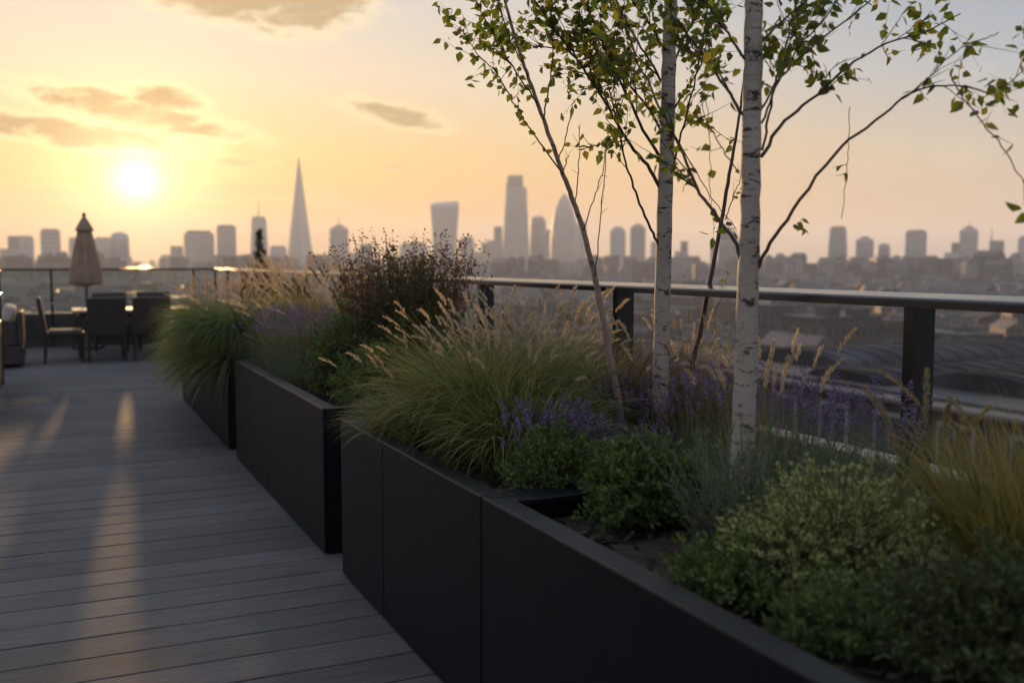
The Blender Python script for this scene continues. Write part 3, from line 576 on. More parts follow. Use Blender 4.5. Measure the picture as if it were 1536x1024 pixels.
for rr, hh in ((6000, -1), (6800, 1), (8000, -1)):
    z = GZ-2 if hh < 0 else None
    V.append([(rr*math.sin(a), rr*math.cos(a), GZ-2 if hh < 0 else GZ+34+9*math.sin(a*9)+6*math.sin(a*23+1)+3*math.sin(a*57)) for a in az])
V = np.array(V); i, j = np.meshgrid(np.arange(2), np.arange(nseg-1), indexing='ij'); q = i*nseg+j
g.add(V, np.stack([q, q+1, q+nseg+1, q+nseg], -1).reshape(-1, 4), 0, True)
tag(g.obj('hills', surf('far_hills', (.05, .06, .04), .9, (.03, .04, .03), .002)), kind='structure')
# own building below the deck
g = G(); g.box(-5.1, 2.9, -1.6, 19.7, GZ, -.31); tag(g.obj('building_below', M['brick']), 'own brick building carrying the deck, below the parapet', 'building')
def T(name, label, cat, px_, dist, rz=None, group=None):
    x, y = at(px_, dist); return thing(name, label, cat, (x, y, GZ), -bear(px_) if rz is None else rz, group)
def wpx(p0, p1, dist): return abs(bear(p1)-bear(p0))*dist
# --- skyline towers: (left, right, top px, distance, label, form)
sk = 'hazy towers along the skyline'
def ring(w, d, z, ox=0, oy=0): return [(ox-w/2, oy-d/2, z), (ox+w/2, oy-d/2, z), (ox+w/2, oy+d/2, z), (ox-w/2, oy+d/2, z)]
def tower(x0, x1, yt, dist, label, form='box', mast=None, name='tower_block', sub=None, mt='glassT'):
    pc = (x0+x1)/2; w = wpx(x0, x1, dist); h = ztop(pc, yt, dist)-GZ; t = T(name, label, 'tower', pc, dist, group=sk); d = w*.9; g = G(); top = None
    if form == 'box':
        g.loft([ring(w, d, 0), ring(w, d, h)]); top = G().loft([ring(w*.8, d*.8, h+.02), ring(w*.8, d*.8, h+w*.09)])
    elif form == 'taper':
        g.loft([ring(w*1.12, d*1.12, 0), ring(w, d, h*.6), ring(w*.86, d*.86, h)]); top = G().loft([ring(w*.7, d*.7, h+.02), ring(w*.66, d*.66, h+w*.08)])
    elif form == 'round':
        g.lathe((0, 0, 0), [(w/2, 0), (w/2, h*.86), (w*.46, h*.93), (w*.36, h*.975), (w*.2, h)], 24)
    elif form == 'chamfer':
        c_ = .12*w
        oct_ = lambda q, z: [(-q/2+c_, -q/2, z), (q/2-c_, -q/2, z), (q/2, -q/2+c_, z), (q/2, q/2-c_, z), (q/2-c_, q/2, z), (-q/2+c_, q/2, z), (-q/2, q/2-c_, z), (-q/2, -q/2+c_, z)]
        g.loft([oct_(w, 0), oct_(w, h*.95), oct_(w*.8, h)]); top = G().loft([ring(w*.5, w*.5, h+.02), ring(w*.45, w*.45, h+w*.12)])
    elif form == 'step':
        g.loft([ring(w, d, 0), ring(w, d, h*.72)]); top = G().loft([ring(w*.55, d*.6, h*.72+.02, w*.2), ring(w*.55, d*.6, h, w*.2)])
    g.obj('shaft', M[mt], t)
    if top: top.obj('roof', M['flat'], t)
    if mast:
        hm = ztop(pc, mast, dist)-GZ; G().tube([(0, 0, h), (0, 0, (h+hm)/2), (0, 0, hm)], [1.6, 1.1, .5], 6).obj('mast', M['slate'], t)
    return t
# tall tapering spire
D0 = 3000; pc = 450.5; h = ztop(pc, 234, D0)-GZ; w = wpx(431, 470, D0); t = T('spire_tower', 'tall glass spire tower tapering to a split point, tallest on the skyline', 'tower', pc, D0, group=None)
def facet(k, gap): # eight leaning glass shards
    a0, a1 = R(k*45+gap), R((k+1)*45-gap); r0 = w/2*1.16; V = []
    tz = h*(1., .965, .985, .95, .99, .96, .975, .955)[k]; rt = 1.4
    for z, q in ((0, r0), (tz, max(rt, r0*(1-tz/h*.985)))):
        V.append([(q*math.cos(a0), q*math.sin(a0), z), (q*math.cos(a1), q*math.sin(a1), z), (q*.9*math.cos(a1)*.9, q*.9*math.sin(a1)*.9, z), (q*.9*math.cos(a0)*.9, q*.9*math.sin(a0)*.9, z)])
    return G().loft(V)
for k in range(8): facet(k, 1.2).obj('glass_facet', M['glassT'], t)
G().loft([[(w*.44*math.cos(a), w*.44*math.sin(a), 0) for a in np.arange(8)/8*2*np.pi], [(w*.03*math.cos(a), w*.03*math.sin(a), h*.93) for a in np.arange(8)/8*2*np.pi]]).obj('core', M['office'], t)
# flaring tower with curved top
D0 = 2800; pc = 667; h = ztop(pc, 301, D0)-GZ; t = T('flared_tower', 'curved glass tower wider at its top with rounded crown', 'tower', pc, D0); W = wpx(645, 689, D0); g = G(); V = []
for u in np.linspace(0, 1, 9):
    ww = W*(.74+.26*u**1.6); dd = W*.8*(.78+.22*u); V.append([(ww/2*np.sign(math.cos(a))*abs(math.cos(a))**.35, dd/2*np.sign(math.sin(a))*abs(math.sin(a))**.35, h*.9*u) for a in np.arange(32)/32*2*np.pi])
for u in np.linspace(.15, 1, 6):
    e = math.sqrt(max(0, 1-u*u*.98)); V.append([(W/2*(1-.04*u*u)*np.sign(math.cos(a))*abs(math.cos(a))**.35, W*.4*max(.12, e)*np.sign(math.sin(a))*abs(math.sin(a))**.35, h*.9+h*.1*(u*.55+ .45*u*(math.cos(a)*.5+.5))) for a in np.arange(32)/32*2*np.pi])
g.loft(V); g.obj('shaft', M['glassT'], t)
# wedge tower
D0 = 2700; pc = 774; h = ztop(pc, 263, D0)-GZ; hs = ztop(pc, 281, D0)-GZ; W = wpx(753, 796, D0); t = T('wedge_tower', 'tall sloping wedge tower with flat stepped top', 'tower', pc, D0)
G().loft([[(-W*.5, -W*.5, 0), (W*.5, -W*.5, 0), (W*.5, W*.45, 0), (-W*.5, W*.45, 0)], [(-W*.34, -W*.1, hs), (W*.36, -W*.1, hs), (W*.36, W*.45, hs), (-W*.34, W*.45, hs)]]).obj('shaft', M['glassT'], t)
G().loft([[(-W*.34, -W*.08, hs+.05), (W*.24, -W*.08, hs+.05), (W*.24, W*.4, hs+.05), (-W*.34, W*.4, hs+.05)], [(-W*.28, 0, h), (W*.24, 0, h), (W*.24, W*.4, h), (-W*.28, W*.4, h)]]).obj('upper_block', M['office'], t)
# bullet tower
D0 = 2900; pc = 846; h = ztop(pc, 291, D0)-GZ; W = wpx(826, 868, D0); t = T('bullet_tower', 'rounded bullet-shaped glass tower right of the wedge tower', 'tower', pc, D0)
G().lathe((0, 0, 0), [(W*.44, 0), (W*.49, h*.2), (W*.5, h*.38), (W*.47, h*.55), (W*.41, h*.7), (W*.31, h*.83), (W*.19, h*.93), (W*.08, h*.985), (.5, h)], 32).obj('shaft', M['glassT'], t)
G().lathe((0, 0, 0), [(W*.12, h*.962), (W*.06, h*.99), (.3, h*1.004)], 20).obj('dome_cap', M['office'], t)
# domed cathedral
D0 = 2500; pc = 1092; h = ztop(pc, 336, D0)-GZ; W = wpx(1070, 1114, D0); t = T('domed_church', 'domed church with lantern half hidden behind the nearest birch trunk', 'church', pc, D0)
G().lathe((0, 0, 0), [(W*.36, 0), (W*.36, h*.58), (W*.38, h*.6), (W*.36, h*.7)], 28).obj('drum', M['render'], t)
G().lathe((0, 0, 0), [(W*.36, h*.7), (W*.33, h*.77), (W*.25, h*.84), (W*.13, h*.885), (W*.06, h*.9)], 28).obj('dome', M['zinc'], t)
G().lathe((0, 0, 0), [(W*.07, h*.895), (W*.06, h*.95), (W*.02, h*.97), (.3, h)], 14).obj('lantern', M['render'], t)
for s_ in (-1, 1): G().loft([ring(W*.2, W*.2, 0, s_*W*.5, -W*.4), ring(W*.2, W*.2, h*.6, s_*W*.5, -W*.4), ring(W*.03, W*.03, h*.72, s_*W*.5, -W*.4)]).obj('bell_tower', M['render'], t)
TW = [(0, 30, 354, 2300, 'low hazy block at the far left edge of the skyline', 'step'), (26, 52, 356, 2500, 'hazy block just right of the leftmost one', 'box'), (62, 92, 346, 2200, 'flat-topped hazy tower left of the closed parasol', 'box'), (104, 124, 358, 2600, 'low hazy block directly behind the parasol top', 'box'), (142, 168, 358, 2600, 'low hazy block just right of the parasol', 'box'), (166, 195, 348, 2300, 'domed tower under the setting sun', 'round'), (241, 276, 369, 2700, 'low wide hazy block right of the sun', 'step'), (277, 322, 350, 2400, 'wide flat block left of the square tower', 'box'), (326, 355, 340, 2500, 'square flat-topped tower between wide block and masted tower', 'box'), (377, 402, 327, 2600, 'tapered tower with a thin mast left of the spire', 'taper', 300), (405, 430, 371, 2900, 'low block between masted tower and spire', 'box'), (495, 523, 341, 2600, 'flat tower with short mast right of the spire', 'chamfer', 325), (525, 560, 366, 2800, 'low block behind the left side of the russet shrub', 'step'), (600, 640, 368, 2900, 'low wide block left of the flared tower', 'box'), (690, 711, 358, 2700, 'low block right of the flared tower', 'box'), (712, 736, 364, 3000, 'low stepped block left of the wedge tower', 'step'), (731, 754, 340, 2900, 'stepped block touching the wedge tower on its left', 'step'), (795, 819, 324, 2800, 'curved-top tower between wedge and bullet towers', 'round'), (816, 832, 346, 3000, 'narrow block touching the bullet tower on its left', 'box'), (864, 880, 334, 3100, 'narrow tapered tower right behind the bullet tower', 'taper'), (915, 938, 343, 2600, 'round-shouldered tower left of the middle birch', 'chamfer'), (945, 968, 339, 2600, 'slim tower just left of the middle birch trunk', 'chamfer'), (976, 992, 364, 2800, 'low block behind the middle birch trunk', 'box'), (1012, 1032, 362, 2700, 'low block right of the middle birch trunk', 'step'), (1242, 1270, 342, 2300, 'square tower right of the nearest birch, first of the right-hand group', 'taper'), (1283, 1310, 358, 2400, 'shorter chamfered tower second in the right-hand group', 'chamfer'), (1315, 1335, 365, 2500, 'small stepped tower third in the right-hand group', 'round'), (1357, 1389, 348, 2300, 'broad flat-topped tower above the nearest rail post', 'box'), (1416, 1440, 364, 2600, 'low stepped block left of the corner-lit tower', 'step'), (1438, 1466, 343, 2400, 'chamfered tower with short mast at right', 'chamfer', 332), (1466, 1506, 361, 2500, 'wide low block with a mast at right', 'step', 340), (1526, 1560, 357, 2400, 'pale block cut by the right edge of the view', 'box')]
for q in TW: tower(q[0], q[1], q[2], q[3], q[4], q[5], q[6] if len(q) > 6 else None)
# --- low buildings
def region(p):
    for a, s_ in ((60, 'at the far left'), (165, 'behind the parasol'), (300, 'below the sun'), (420, 'below the square towers'), (520, 'below the spire'), (640, 'behind the russet shrub'), (735, 'below the flared tower'), (830, 'below the wedge tower'), (930, 'below the bullet tower'), (1000, 'behind the middle birch'), (1110, 'between the two birch trunks'), (1230, 'right of the nearest birch'), (1370, 'left of the nearest rail post'), (1450, 'behind the nearest rail post')):
        if p < a: return s_
    return 'at the right edge'
def house_mesh(kind):
    r = rc; g = G(); f = G()
    if kind == 'flat':
        w, d, h = r.uniform(14, 30), r.uniform(12, 22), r.uniform(11, 20); g.box(-w/2, w/2, -d/2, d/2, 0, h); f.box(-w/2-.2, w/2+.2, -d/2-.2, d/2+.2, h+.02, h+.5)
        for _ in range(3):
            x, y = r.uniform(-w*.35, w*.35), r.uniform(-d*.35, d*.35); q = r.uniform(1, 3); f.box(x-q, x+q, y-q*.7, y+q*.7, h+.52, h+r.uniform(1.5, 3.2))
        return g, f, (r.choice(['brick', 'render', 'office']), 'flat')
    if kind == 'pitch':
        w, d, h = r.uniform(14, 34), r.uniform(8, 11), r.uniform(7, 12); g.box(-w/2, w/2, -d/2, d/2, 0, h); rh = d*.33; o = .5
        for s_ in (-1, 1): pass
        V = [(-w/2-o, -d/2-o, h+.02), (w/2+o, -d/2-o, h+.02), (w/2+o, d/2+o, h+.02), (-w/2-o, d/2+o, h+.02), (-w/2-o, 0, h+rh), (w/2+o, 0, h+rh)]
        f.pd(V, [[0, 1, 5, 4], [2, 3, 4, 5], [0, 4, 3], [1, 2, 5], [0, 3, 2, 1]])
        for x in np.arange(-w/2+1.5, w/2, 6.): f.box(x-.5, x+.5, -.9, .3, h+rh*.6, h+rh+1.3)
        return g, f, (r.choice(['brick', 'brick', 'render']), r.choice(['slate', 'slate', 'rust']))
    w, d, h = r.uniform(28, 46), r.uniform(16, 26), r.uniform(8, 12); g.box(-w/2, w/2, -d/2, d/2, 0, h); nb = 9; V = []
    for x in (-w/2-.4, w/2+.4): V.append([(x, (d/2+.4)*math.cos(math.pi*k/nb), h+.03+d*.2*math.sin(math.pi*k/nb)) for k in range(nb+1)])
    f.loft(V)
    f.box(-w*.4, w*.4, -1, 1, h+d*.2-.1, h+d*.2+.5); return g, f, ('office', 'zinc')
NM = {'flat': ('flat_roofed_block', 'flat-roofed block', 'building'), 'pitch': ('terrace_house', 'pitched-roof terrace', 'house'), 'shed': ('warehouse', 'grey curved-roof warehouse', 'warehouse')}
temps = []
for kd, cnt in (('flat', 6), ('pitch', 6), ('shed', 3)):
    for _ in range(cnt):
        g, f, (wm, rm) = house_mesh(kd); o = thing(NM[kd][0], 'x', NM[kd][2]); g.obj('wall', M[wm], o); f.obj('roof', M[rm], o)
        V = np.concatenate([b[0] for b in f.b]); temps.append([o, kd, wm, rm, float(np.hypot(V[:, 0], V[:, 1]).max()), float(V[:, 2].max()), False])
ADJ = {'brick': 'brick-walled', 'render': 'pale-walled', 'office': 'grey'}
placed = [(28+18, 24, 30), (46, 24, 26)]
cells = []
def clear(x, y, r): return all((x-a)**2+(y-b)**2 > (r+q)**2 for a, b, q in placed)
def band(d): return 'near' if d < 170 else 'in the middle distance' if d < 420 else 'far off' if d < 900 else 'hazy and far'
nplaced = 0; tries = 0
def put(p_, dist, idx=None, maxtop=None):
    global nplaced
    x, y = at(p_, dist); tp = temps[rc.randrange(len(temps))] if idx is None else temps[idx]; sc = 1. if dist < 900 else rc.uniform(1., 1.7)
    r_ = tp[4]*.8*sc
    if y < 25 and abs(x) < 22 or not clear(x, y, r_): return False
    placed.append((x, y, r_)); rz = (math.floor(x/300)*.37+math.floor(y/260)*.61) % 1.57+rc.choice([0, 0, 1.57])+rc.uniform(-.06, .06)
    lab = f"{ {'brick':'brown','render':'pale','office':'grey'}[tp[2]] if tp[1] != 'shed' else 'low' } {NM[tp[1]][1]} {'with tiled roof ' if tp[3]=='rust' else 'with slate roof ' if tp[3]=='slate' else ''}{region(p_)}, {band(dist)}"
    gr = f"{NM[tp[1]][1]}s {region(p_)} {band(dist)}"
    z = GZ + (rc.uniform(8, 16) if dist < 170 else rc.uniform(-1, 9)); s3 = (sc, sc, sc*rc.uniform(.8, 1.25))
    z = GZ
    zs = rc.uniform(.85, 1.2)
    if dist < 170: zs = rc.uniform(1.2, 1.6) if tp[1] != 'shed' else rc.uniform(1.6, 2.)
    elif dist < 420: zs = rc.uniform(.9, 1.5)
    zs = min(zs, (-3.5-GZ)/tp[5]*(1 if dist < 400 else 1.2))
    if not tp[6]: o = tp[0]; tp[6] = True
    else: o = tp[0].copy(); COL.objects.link(o); [COL.objects.link(c_) or setattr(c_, 'parent', o) for c_ in [q.copy() for q in tp[0].children]]
    o.location = (x, y, z); o.rotation_euler = (0, 0, rz); o.scale = (sc, sc, zs*sc if dist > 900 else zs); o['label'] = lab; o['group'] = gr; nplaced += 1; return True
# three big shed roofs seen beneath the rail, then fill
for p_, dd, ix in ((1290, 98, 12), (1480, 92, 13), (1150, 130, 14), (1420, 150, 12), (1040, 118, 13), (1240, 185, 14), (870, 150, 12), (1530, 165, 14), (1380, 220, 13)): put(p_, dd, ix)
for _ in range(6000):
    if nplaced >= 225: break
    u = rc.random(); put(rc.uniform(-60, 1640), 75*(1150/75)**(u**.75))
for tp in temps:
    if not tp[6]:
        for c_ in list(tp[0].children): bpy.data.objects.remove(c_)
        bpy.data.objects.remove(tp[0])
# distant mass of roofs
g = G(); k = 0
for _ in range(4800):
    p_ = rc.uniform(-120, 1680); dist = 700*(4600/700)**rc.random()
    x, y = at(p_, dist)
    if dist < 1250 and not clear(x, y, 9): continue
    w, d = rc.uniform(10, 34), rc.uniform(9, 20); h = rc.uniform(7, 17) if dist < 1400 else rc.uniform(9, 20) if rc.random() < .7 else rc.uniform(20, 50); a = rc.uniform(0, 3); ca, sa = math.cos(a), math.sin(a)
    rg_ = lambda z, f=1: [(x+ca*u*w/2*f-sa*v*d/2*f, y+sa*u*w/2*f+ca*v*d/2*f, z) for u, v in ((-1, -1), (1, -1), (1, 1), (-1, 1))]
    mi = rc.choice([0, 0, 1, 2])
    if rc.random() < .45: g.loft([rg_(GZ), rg_(GZ+h)], mi)
    else:
        g.loft([rg_(GZ), rg_(GZ+h)], mi, cap=False); e = lambda u, v, z: (x+ca*u*w/2-sa*v*d/2, y+sa*u*w/2+ca*v*d/2, z)
        g.pd([e(-1, -1, GZ+h), e(1, -1, GZ+h), e(1, 1, GZ+h), e(-1, 1, GZ+h), e(-1, 0, GZ+h+d*.35), e(1, 0, GZ+h+d*.35)], [[0, 1, 5, 4], [2, 3, 4, 5], [0, 4, 3], [1, 2, 5]], 3)
tag(g.obj('distant_rooftops', [M['brick'], M['render'], M['office'], M['slate']]), 'countless hazy rooftops reaching to the skyline', 'rooftops', kind='stuff')
# neighbour building with windows below the coping at right
t = thing('office_building', 'dark neighbouring building with flat roof edge and row of tall windows, right of the parapet', 'building', (30, 20, 0))
zt = -3.1
G().box(-4, 18, -18, 18, GZ, zt-.18).obj('wall', surf('dark_stone_wall', (.07, .068, .066), .8, (.045, .044, .043), .6), t)
G().box(-4.5, 18.5, -18.5, 18.5, zt-.16, zt, .03).obj('cornice', M['flat'], t)
G().box(-3.6, 17.6, -17.6, 17.6, zt+.004, zt+.12).obj('roof', M['flat'], t)
for (x0_, x1_, ya, yb, hh) in ((-1.5, 16, -17, -12, .6), (-2.8, 9, -11.6, -8, .35), (-.5, 16, -7.6, -2.8, .7), (-2.4, 12, -2.4, 1.4, .4), (-1.2, 16, 1.8, 6.6, .65), (-2.9, 10, 7., 11, .4), (-.8, 16, 11.4, 16.8, .7)):
    yc, yr = (ya+yb)/2, (yb-ya)/2
    vg = G(); vg.loft([[(xx, yc-yr*math.cos(math.pi*q/14), zt+.125+hh*math.sin(math.pi*q/14)**.8) for q in range(15)] for xx in (x0_, (x0_+x1_)/2, x1_)])
    for xx in np.arange(x0_+.3, x1_, 1.1): vg.tube([(xx, yc-yr*math.cos(math.pi*q/14), zt+.14+hh*math.sin(math.pi*q/14)**.8) for q in range(1, 14)], .05, 4)
    vg.obj('roof_vault', M['zinc'], t)
wp = surf('window_pane_grey', (.05, .065, .075), .2, (.035, .045, .055), .3)
for yy in np.arange(-16.5, 17, 2.75):
    w_ = G().box(-4.1, -4.002, yy-.75, yy+.75, zt-3.0, zt-.55, .02).obj('window', surf_w if 'surf_w' in globals() else globals().setdefault('surf_w', surf('white_window_frame', (.3, .31, .31), .5)), t)
    G().box(-4.13, -4.103, yy-.6, yy-.05, zt-2.85, zt-.7).box(-4.13, -4.103, yy+.05, yy+.6, zt-2.85, zt-.7).obj('pane', wp, w_)
# --- trees
def crown(seed, H, rad, conic=False):
    rg = np.random.default_rng(seed); g = G(); p = []; 
    for _ in range(16 if not conic else 26):
        u = (_+.5)/26 if conic else rg.uniform(0, 1)
        if conic: c_ = np.array([0, 0, H*(.12+.85*u)])+rg.normal(0, rad*(1-u)*.45, 3)*(1, 1, .3); s_ = rad*(1.06-u)*.6
        else: a = rg.uniform(0, 6.28); q = rad*.62*math.sqrt(rg.uniform()); c_ = np.array([q*math.cos(a), q*math.sin(a), H*(.42+.42*u)]); s_ = rad*rg.uniform(.3, .5)
        v = rg.normal(size=(52, 3)); v = nrm(v)*rg.uniform(.35, 1.05, (52, 1)); p.append(c_+v*s_*(1, 1, .8))
    if conic:
        u = rg.uniform(0, 1, 1500)**1.3; a = rg.uniform(0, 6.283, 1500); q = rad*(1.03-u)**.9*rg.uniform(.25, 1, 1500)*(1+.18*np.sin(u*40)); p = [np.stack([q*np.cos(a), q*np.sin(a), H*(.03+.97*u)], -1)]; rad *= .8
    p = np.concatenate(p); leaves(g, rg, p, rg.normal(size=p.shape)+np.array([0, 0, -.2]), rad*rg.uniform(.14, .28, len(p)), .8); return g
tt = []
for i in range(4):
    o = thing('city_tree', 'x', 'tree'); crown(70+i, 13, 5.).obj('crown', M['citytree'], o); G().tube([(0, 0, 0), (.2, 0, 4), (0, .2, 8)], [.45, .35, .2], 7).obj('trunk', M['twig'], o); tt.append([o, False])
k = 0
while k < 70:
    p_ = rc.uniform(-20, 1560); dist = 130*(1500/130)**(rc.random()**.8); 
    if rc.random() < .35: p_, dist = rc.choice([(rc.uniform(850, 1000), rc.uniform(900, 1300)), (rc.uniform(1130, 1250), rc.uniform(800, 1100)), (rc.uniform(690, 800), rc.uniform(900, 1200))])
    x, y = at(p_, dist)
    if not clear(x, y, 2): continue
    q = tt[rc.randrange(4)]
    if q[1]:
        o = q[0].copy(); COL.objects.link(o)
        for c_ in list(q[0].children): d_ = c_.copy(); COL.objects.link(d_); d_.parent = o
    else: o = q[0]; q[1] = True
    s_ = rc.uniform(.9, 1.5); o.location = (x, y, GZ); o.rotation_euler = (0, 0, rc.uniform(0, 6)); o.scale = (s_, s_, s_*rc.uniform(.9, 1.3))
    o['label'] = f'dark leafy city tree among roofs {region(p_)}, {band(dist)}'; o['group'] = f'city trees {region(p_)} {band(dist)}'; k += 1
# roof terrace beyond the corner of the railing, with conifer and hedge shrubs
x, y = at(405, 46); t = thing('terrace_building', 'neighbouring roof terrace just beyond the railing corner carrying a conifer', 'building', (x, y, 0), R(-12))
G().box(-7, 7, -5, 6, GZ, -2.2).obj('wall', M['brick'], t); G().box(-7.2, 7.2, -5.2, 6.2, -2.18, -1.9).obj('roof', M['flat'], t)
x, y = at(390, 44); t = thing('conifer_tree', 'slim dark conifer with pointed top rising above the railing left of the spire', 'tree', (x, y, -1.9))
crown(91, 4.7, .85, True).obj('crown', M['citytree'], t); G().tube([(0, 0, 0), (0, 0, 4.2)], [.08, .03], 7).obj('trunk', M['twig'], t)
for i, (p_, h_, r_) in enumerate(((372, 2.6, .9), (418, 2.7, 1.2), (450, 2.5, 1.2))):
    x, y = at(p_, 44+i*.4); t = thing('terrace_shrub', ('dark rounded shrub left of the conifer beyond the railing', 'dark rounded shrub right of the conifer beyond the railing', 'dark rounded shrub below the spire tower, beside the russet shrub')[i], 'shrub', (x, y, -1.9))
    crown(95+i, h_*1.1, r_).obj('crown', M['citytree'], t); G().tube([(0, 0, 0), (0, 0, h_*.7)], [.07, .03], 6).obj('trunk', M['twig'], t)
# ================================================================== light, air, sky
SUN_EL = R(4.3); r_ = ray(205, 272); SAZ = math.atan2(r_[0], r_[1]); SEL = math.atan2(r_[2], math.hypot(r_[0], r_[1])); SUN_EL = SEL
sd = Vector((math.cos(SEL)*math.sin(SAZ), math.cos(SEL)*math.cos(SAZ), math.sin(SEL)))
L = bpy.data.lights.new('sun', 'SUN'); L.energy = 5.0; L.angle = R(1.2); L.color = (1., .54, .21)
lo = bpy.data.objects.new('sun', L); COL.objects.link(lo); lo.rotation_euler = (-sd).to_track_quat('-Z', 'Y').to_euler(); lo.location = (0, 0, 60)
HAZE = 1.55e-4
m, n, out = newmat('haze_air')
pv = n('ShaderNodeVolumePrincipled', {'Color': (.80, .90, 1.), 'Density': HAZE, 'Anisotropy': .25}); n.t.links.new(pv.outputs[0], out.inputs['Volume'])
g = G(); g.box(-8800, 8800, -8800, 8800, GZ-3, 330); o = g.obj('haze', m); tag(o, kind='stuff'); o.display_type = 'WIRE'
W = bpy.data.worlds.new('World'); S.world = W; W.use_nodes = True; t = W.node_tree; t.nodes.clear(); n = N(t)
out = n('ShaderNodeOutputWorld'); tc = n('ShaderNodeTexCoord'); d = n('ShaderNodeVectorMath', {0: tc.outputs['Generated']}, operation='NORMALIZE').outputs[0]
sp = n('ShaderNodeSeparateXYZ', {0: d}); X_, Y_, Z_ = sp.outputs
def dot(v): return n('ShaderNodeVectorMath', {0: d, 1: tuple(v)}, operation='DOT_PRODUCT').outputs['Value']
el = n.m('MULTIPLY', n.m('ARCSINE', Z_), 180/math.pi); azr = n.m('MULTIPLY', n.m('ARCTAN2', X_, Y_), 180/math.pi)
ang = n.m('MULTIPLY', n.m('ARCCOSINE', n.m('MINIMUM', dot(sd), 1.)), 180/math.pi)
e01 = n.m('DIVIDE', el, 90., clamp=True)
def er(st): return n.ramp(e01, [(a/90, lin(c)) for a, c in st])
warm = er([(0, (226, 142, 46)), (3, (232, 160, 60)), (6, (232, 182, 106)), (10, (218, 194, 162)), (15, (196, 188, 178)), (24, (205, 208, 208)), (45, (204, 202, 202)), (90, (198, 198, 200))])
cool = er([(0, (204, 162, 128)), (3, (204, 172, 138)), (6, (196, 178, 154)), (10, (164, 170, 168)), (15, (132, 148, 160)), (24, (168, 182, 192)), (45, (198, 197, 198)), (90, (198, 198, 200))])
back = er([(0, (150, 142, 140)), (8, (168, 164, 164)), (20, (180, 178, 178)), (45, (196, 195, 196)), (90, (198, 198, 200))])
daz = n.m('ABSOLUTE', n.m('SUBTRACT', azr, math.degrees(SAZ)))
def sms(v, a, b): return n('ShaderNodeMapRange', {'Value': v, 1: a, 2: b}, interpolation_type='SMOOTHSTEP').outputs[0]
sky = n.mix(sms(daz, 10., 56.), warm, cool); sky = n.mix(sms(daz, 50., 110.), sky, back)
nish = n('ShaderNodeTexSky', sky_type='NISHITA'); nish.sun_disc = False; nish.sun_elevation = SEL; nish.sun_rotation = SAZ; nish.dust_density = 3.
# clouds: soft noisy ellipses in azimuth / elevation
def ae(px_, py_): q = ray(px_, py_); return math.degrees(math.atan2(q[0], q[1])), math.degrees(math.atan2(q[2], math.hypot(q[0], q[1])))
cv = n('ShaderNodeCombineXYZ', {0: n.m('MULTIPLY', azr, .42), 1: n.m('MULTIPLY', el, 1.3), 2: 0.})
cn = n('ShaderNodeTexNoise', {'Vector': cv, 'Scale': 1.0, 'Detail': 9., 'Roughness': .66, 'Distortion': .4}).outputs[0]
cn2 = n('ShaderNodeTexNoise', {'Vector': cv, 'Scale': .35, 'Detail': 4., 'Roughness': .6}).outputs[0]
tot = None; rim = None
for (px_, py_, a, b, tl, dens) in ((205, 170, 155, 21, 10, 1), (246, 150, 52, 19, 4, 1), (110, 201, 150, 19, 5, 1), (592, 172, 78, 16, 11, .85), (345, -8, 130, 38, 4, .8), (470, 12, 90, 36, -12, .8), (362, 244, 46, 6, 0, .5), (345, 285, 130, 13, 1, .3), (590, 250, 30, 4, 0, .3), (60, 290, 90, 9, 0, .25), (900, -160, 260, 40, 5, .7), (1500, -240, 300, 60, -8, .6)):
    A0, E0 = ae(px_, py_); k = math.degrees(1/F); a *= k; b *= k; ct, st = math.cos(R(-tl)), math.sin(R(-tl))
    du = n.m('SUBTRACT', azr, A0); dv = n.m('SUBTRACT', el, E0)
    u = n.m('DIVIDE', n.m('ADD', n.m('MULTIPLY', du, ct), n.m('MULTIPLY', dv, st)), a); v = n.m('DIVIDE', n.m('SUBTRACT', n.m('MULTIPLY', dv, ct), n.m('MULTIPLY', du, st)), b)
    # flatter base
    r2 = n.m('ADD', n.m('MULTIPLY', u, u), n.m('MULTIPLY', v, v))
    q = n.m('SUBTRACT', n.m('ADD', 1., n.m('MULTIPLY', n.m('SUBTRACT', cn, .5), 3.6)), r2)
    ms = n.m('MULTIPLY', sms(q, -.1, .85), dens); rm = n.m('MULTIPLY', sms(q, -1.0, .1), dens)
    tot = ms if tot is None else n.m('MAXIMUM', tot, ms); rim = rm if rim is None else n.m('MAXIMUM', rim, rm)
glowc = n.ramp(n.m('DIVIDE', ang, 40.), [(0, lin((188, 134, 58))), (.3, lin((172, 134, 80))), (1, lin((146, 132, 112)))])
streak = n.m('MULTIPLY', sms(cn2, .5, .8), .16); sky = n.mix(streak, sky, lin((250, 225, 185)))
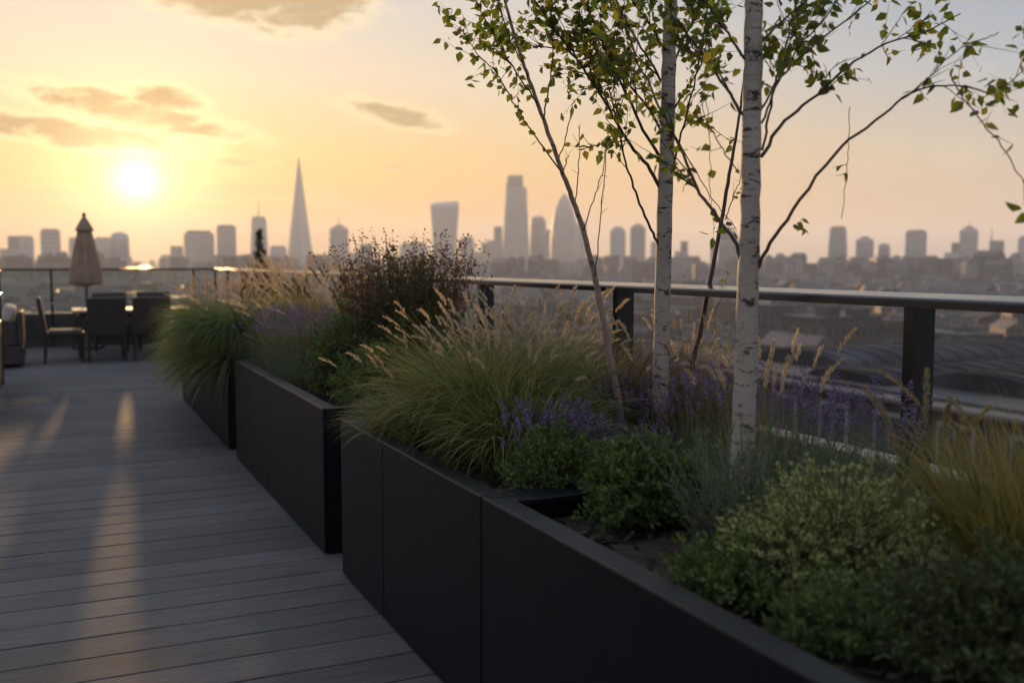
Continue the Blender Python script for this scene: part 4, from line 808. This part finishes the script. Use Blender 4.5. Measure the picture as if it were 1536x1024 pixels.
sky = n.mix(n.m('MULTIPLY', rim, .5), sky, lin((255, 226, 164)))
def gauss(sig, amp): return n.m('MULTIPLY', n.m('EXPONENT', n.m('MULTIPLY', n.m('POWER', n.m('DIVIDE', ang, sig), 2.), -1.)), amp)
def expo(sig, amp): return n.m('MULTIPLY', n.m('EXPONENT', n.m('DIVIDE', ang, -sig)), amp)
def addc(base, fac, col): return n.mix(1., base, n.mix(1., n('ShaderNodeCombineColor', {0: fac, 1: fac, 2: fac}).outputs[0], col, 'MULTIPLY'), 'ADD')
sky = addc(sky, expo(10., .56), (1., .54, .08))
sky = n.mix(tot, sky, glowc)
sky = addc(sky, gauss(3.6, .95), (1., .76, .34)); sky = addc(sky, gauss(1.1, 1.2), (1., .93, .75))
sky = n.mix(1., sky, n.mix(1., nish.outputs[0], (.004, .004, .004), 'MULTIPLY'), 'ADD')
gn = n.ramp(n.m('ADD', n.m('MULTIPLY', el, .05), .5, clamp=True), [(.38, (.16, .13, .11)), (.5, (1, 1, 1))]); sky = n.mix(1., sky, gn, 'MULTIPLY')
sky = n.mix(1., sky, (1.05, 1.15, 1.34), 'MULTIPLY'); bg = n('ShaderNodeBackground', {'Color': sky, 'Strength': .62}); n.t.links.new(bg.outputs[0], out.inputs[0])
W.cycles.sampling_method = 'MANUAL'; W.cycles.sample_map_resolution = 1024
S.view_settings.view_transform = 'Standard'; S.view_settings.look = 'None'; S.view_settings.exposure = .68; S.view_settings.gamma = 1; S.view_settings.use_curve_mapping = False
S.render.film_transparent = False
cy = S.cycles; cy.max_bounces = 6; cy.diffuse_bounces = 3; cy.glossy_bounces = 3; cy.transmission_bounces = 4; cy.transparent_max_bounces = 8; cy.volume_bounces = 1; cy.sample_clamp_indirect = 4; cy.use_denoising = True; cy.use_adaptive_sampling = True; cy.adaptive_threshold = .01
try: cy.denoiser = 'OPENIMAGEDENOISE'; cy.denoising_input_passes = 'RGB_ALBEDO_NORMAL'; cy.denoising_prefilter = 'ACCURATE'
except Exception: pass
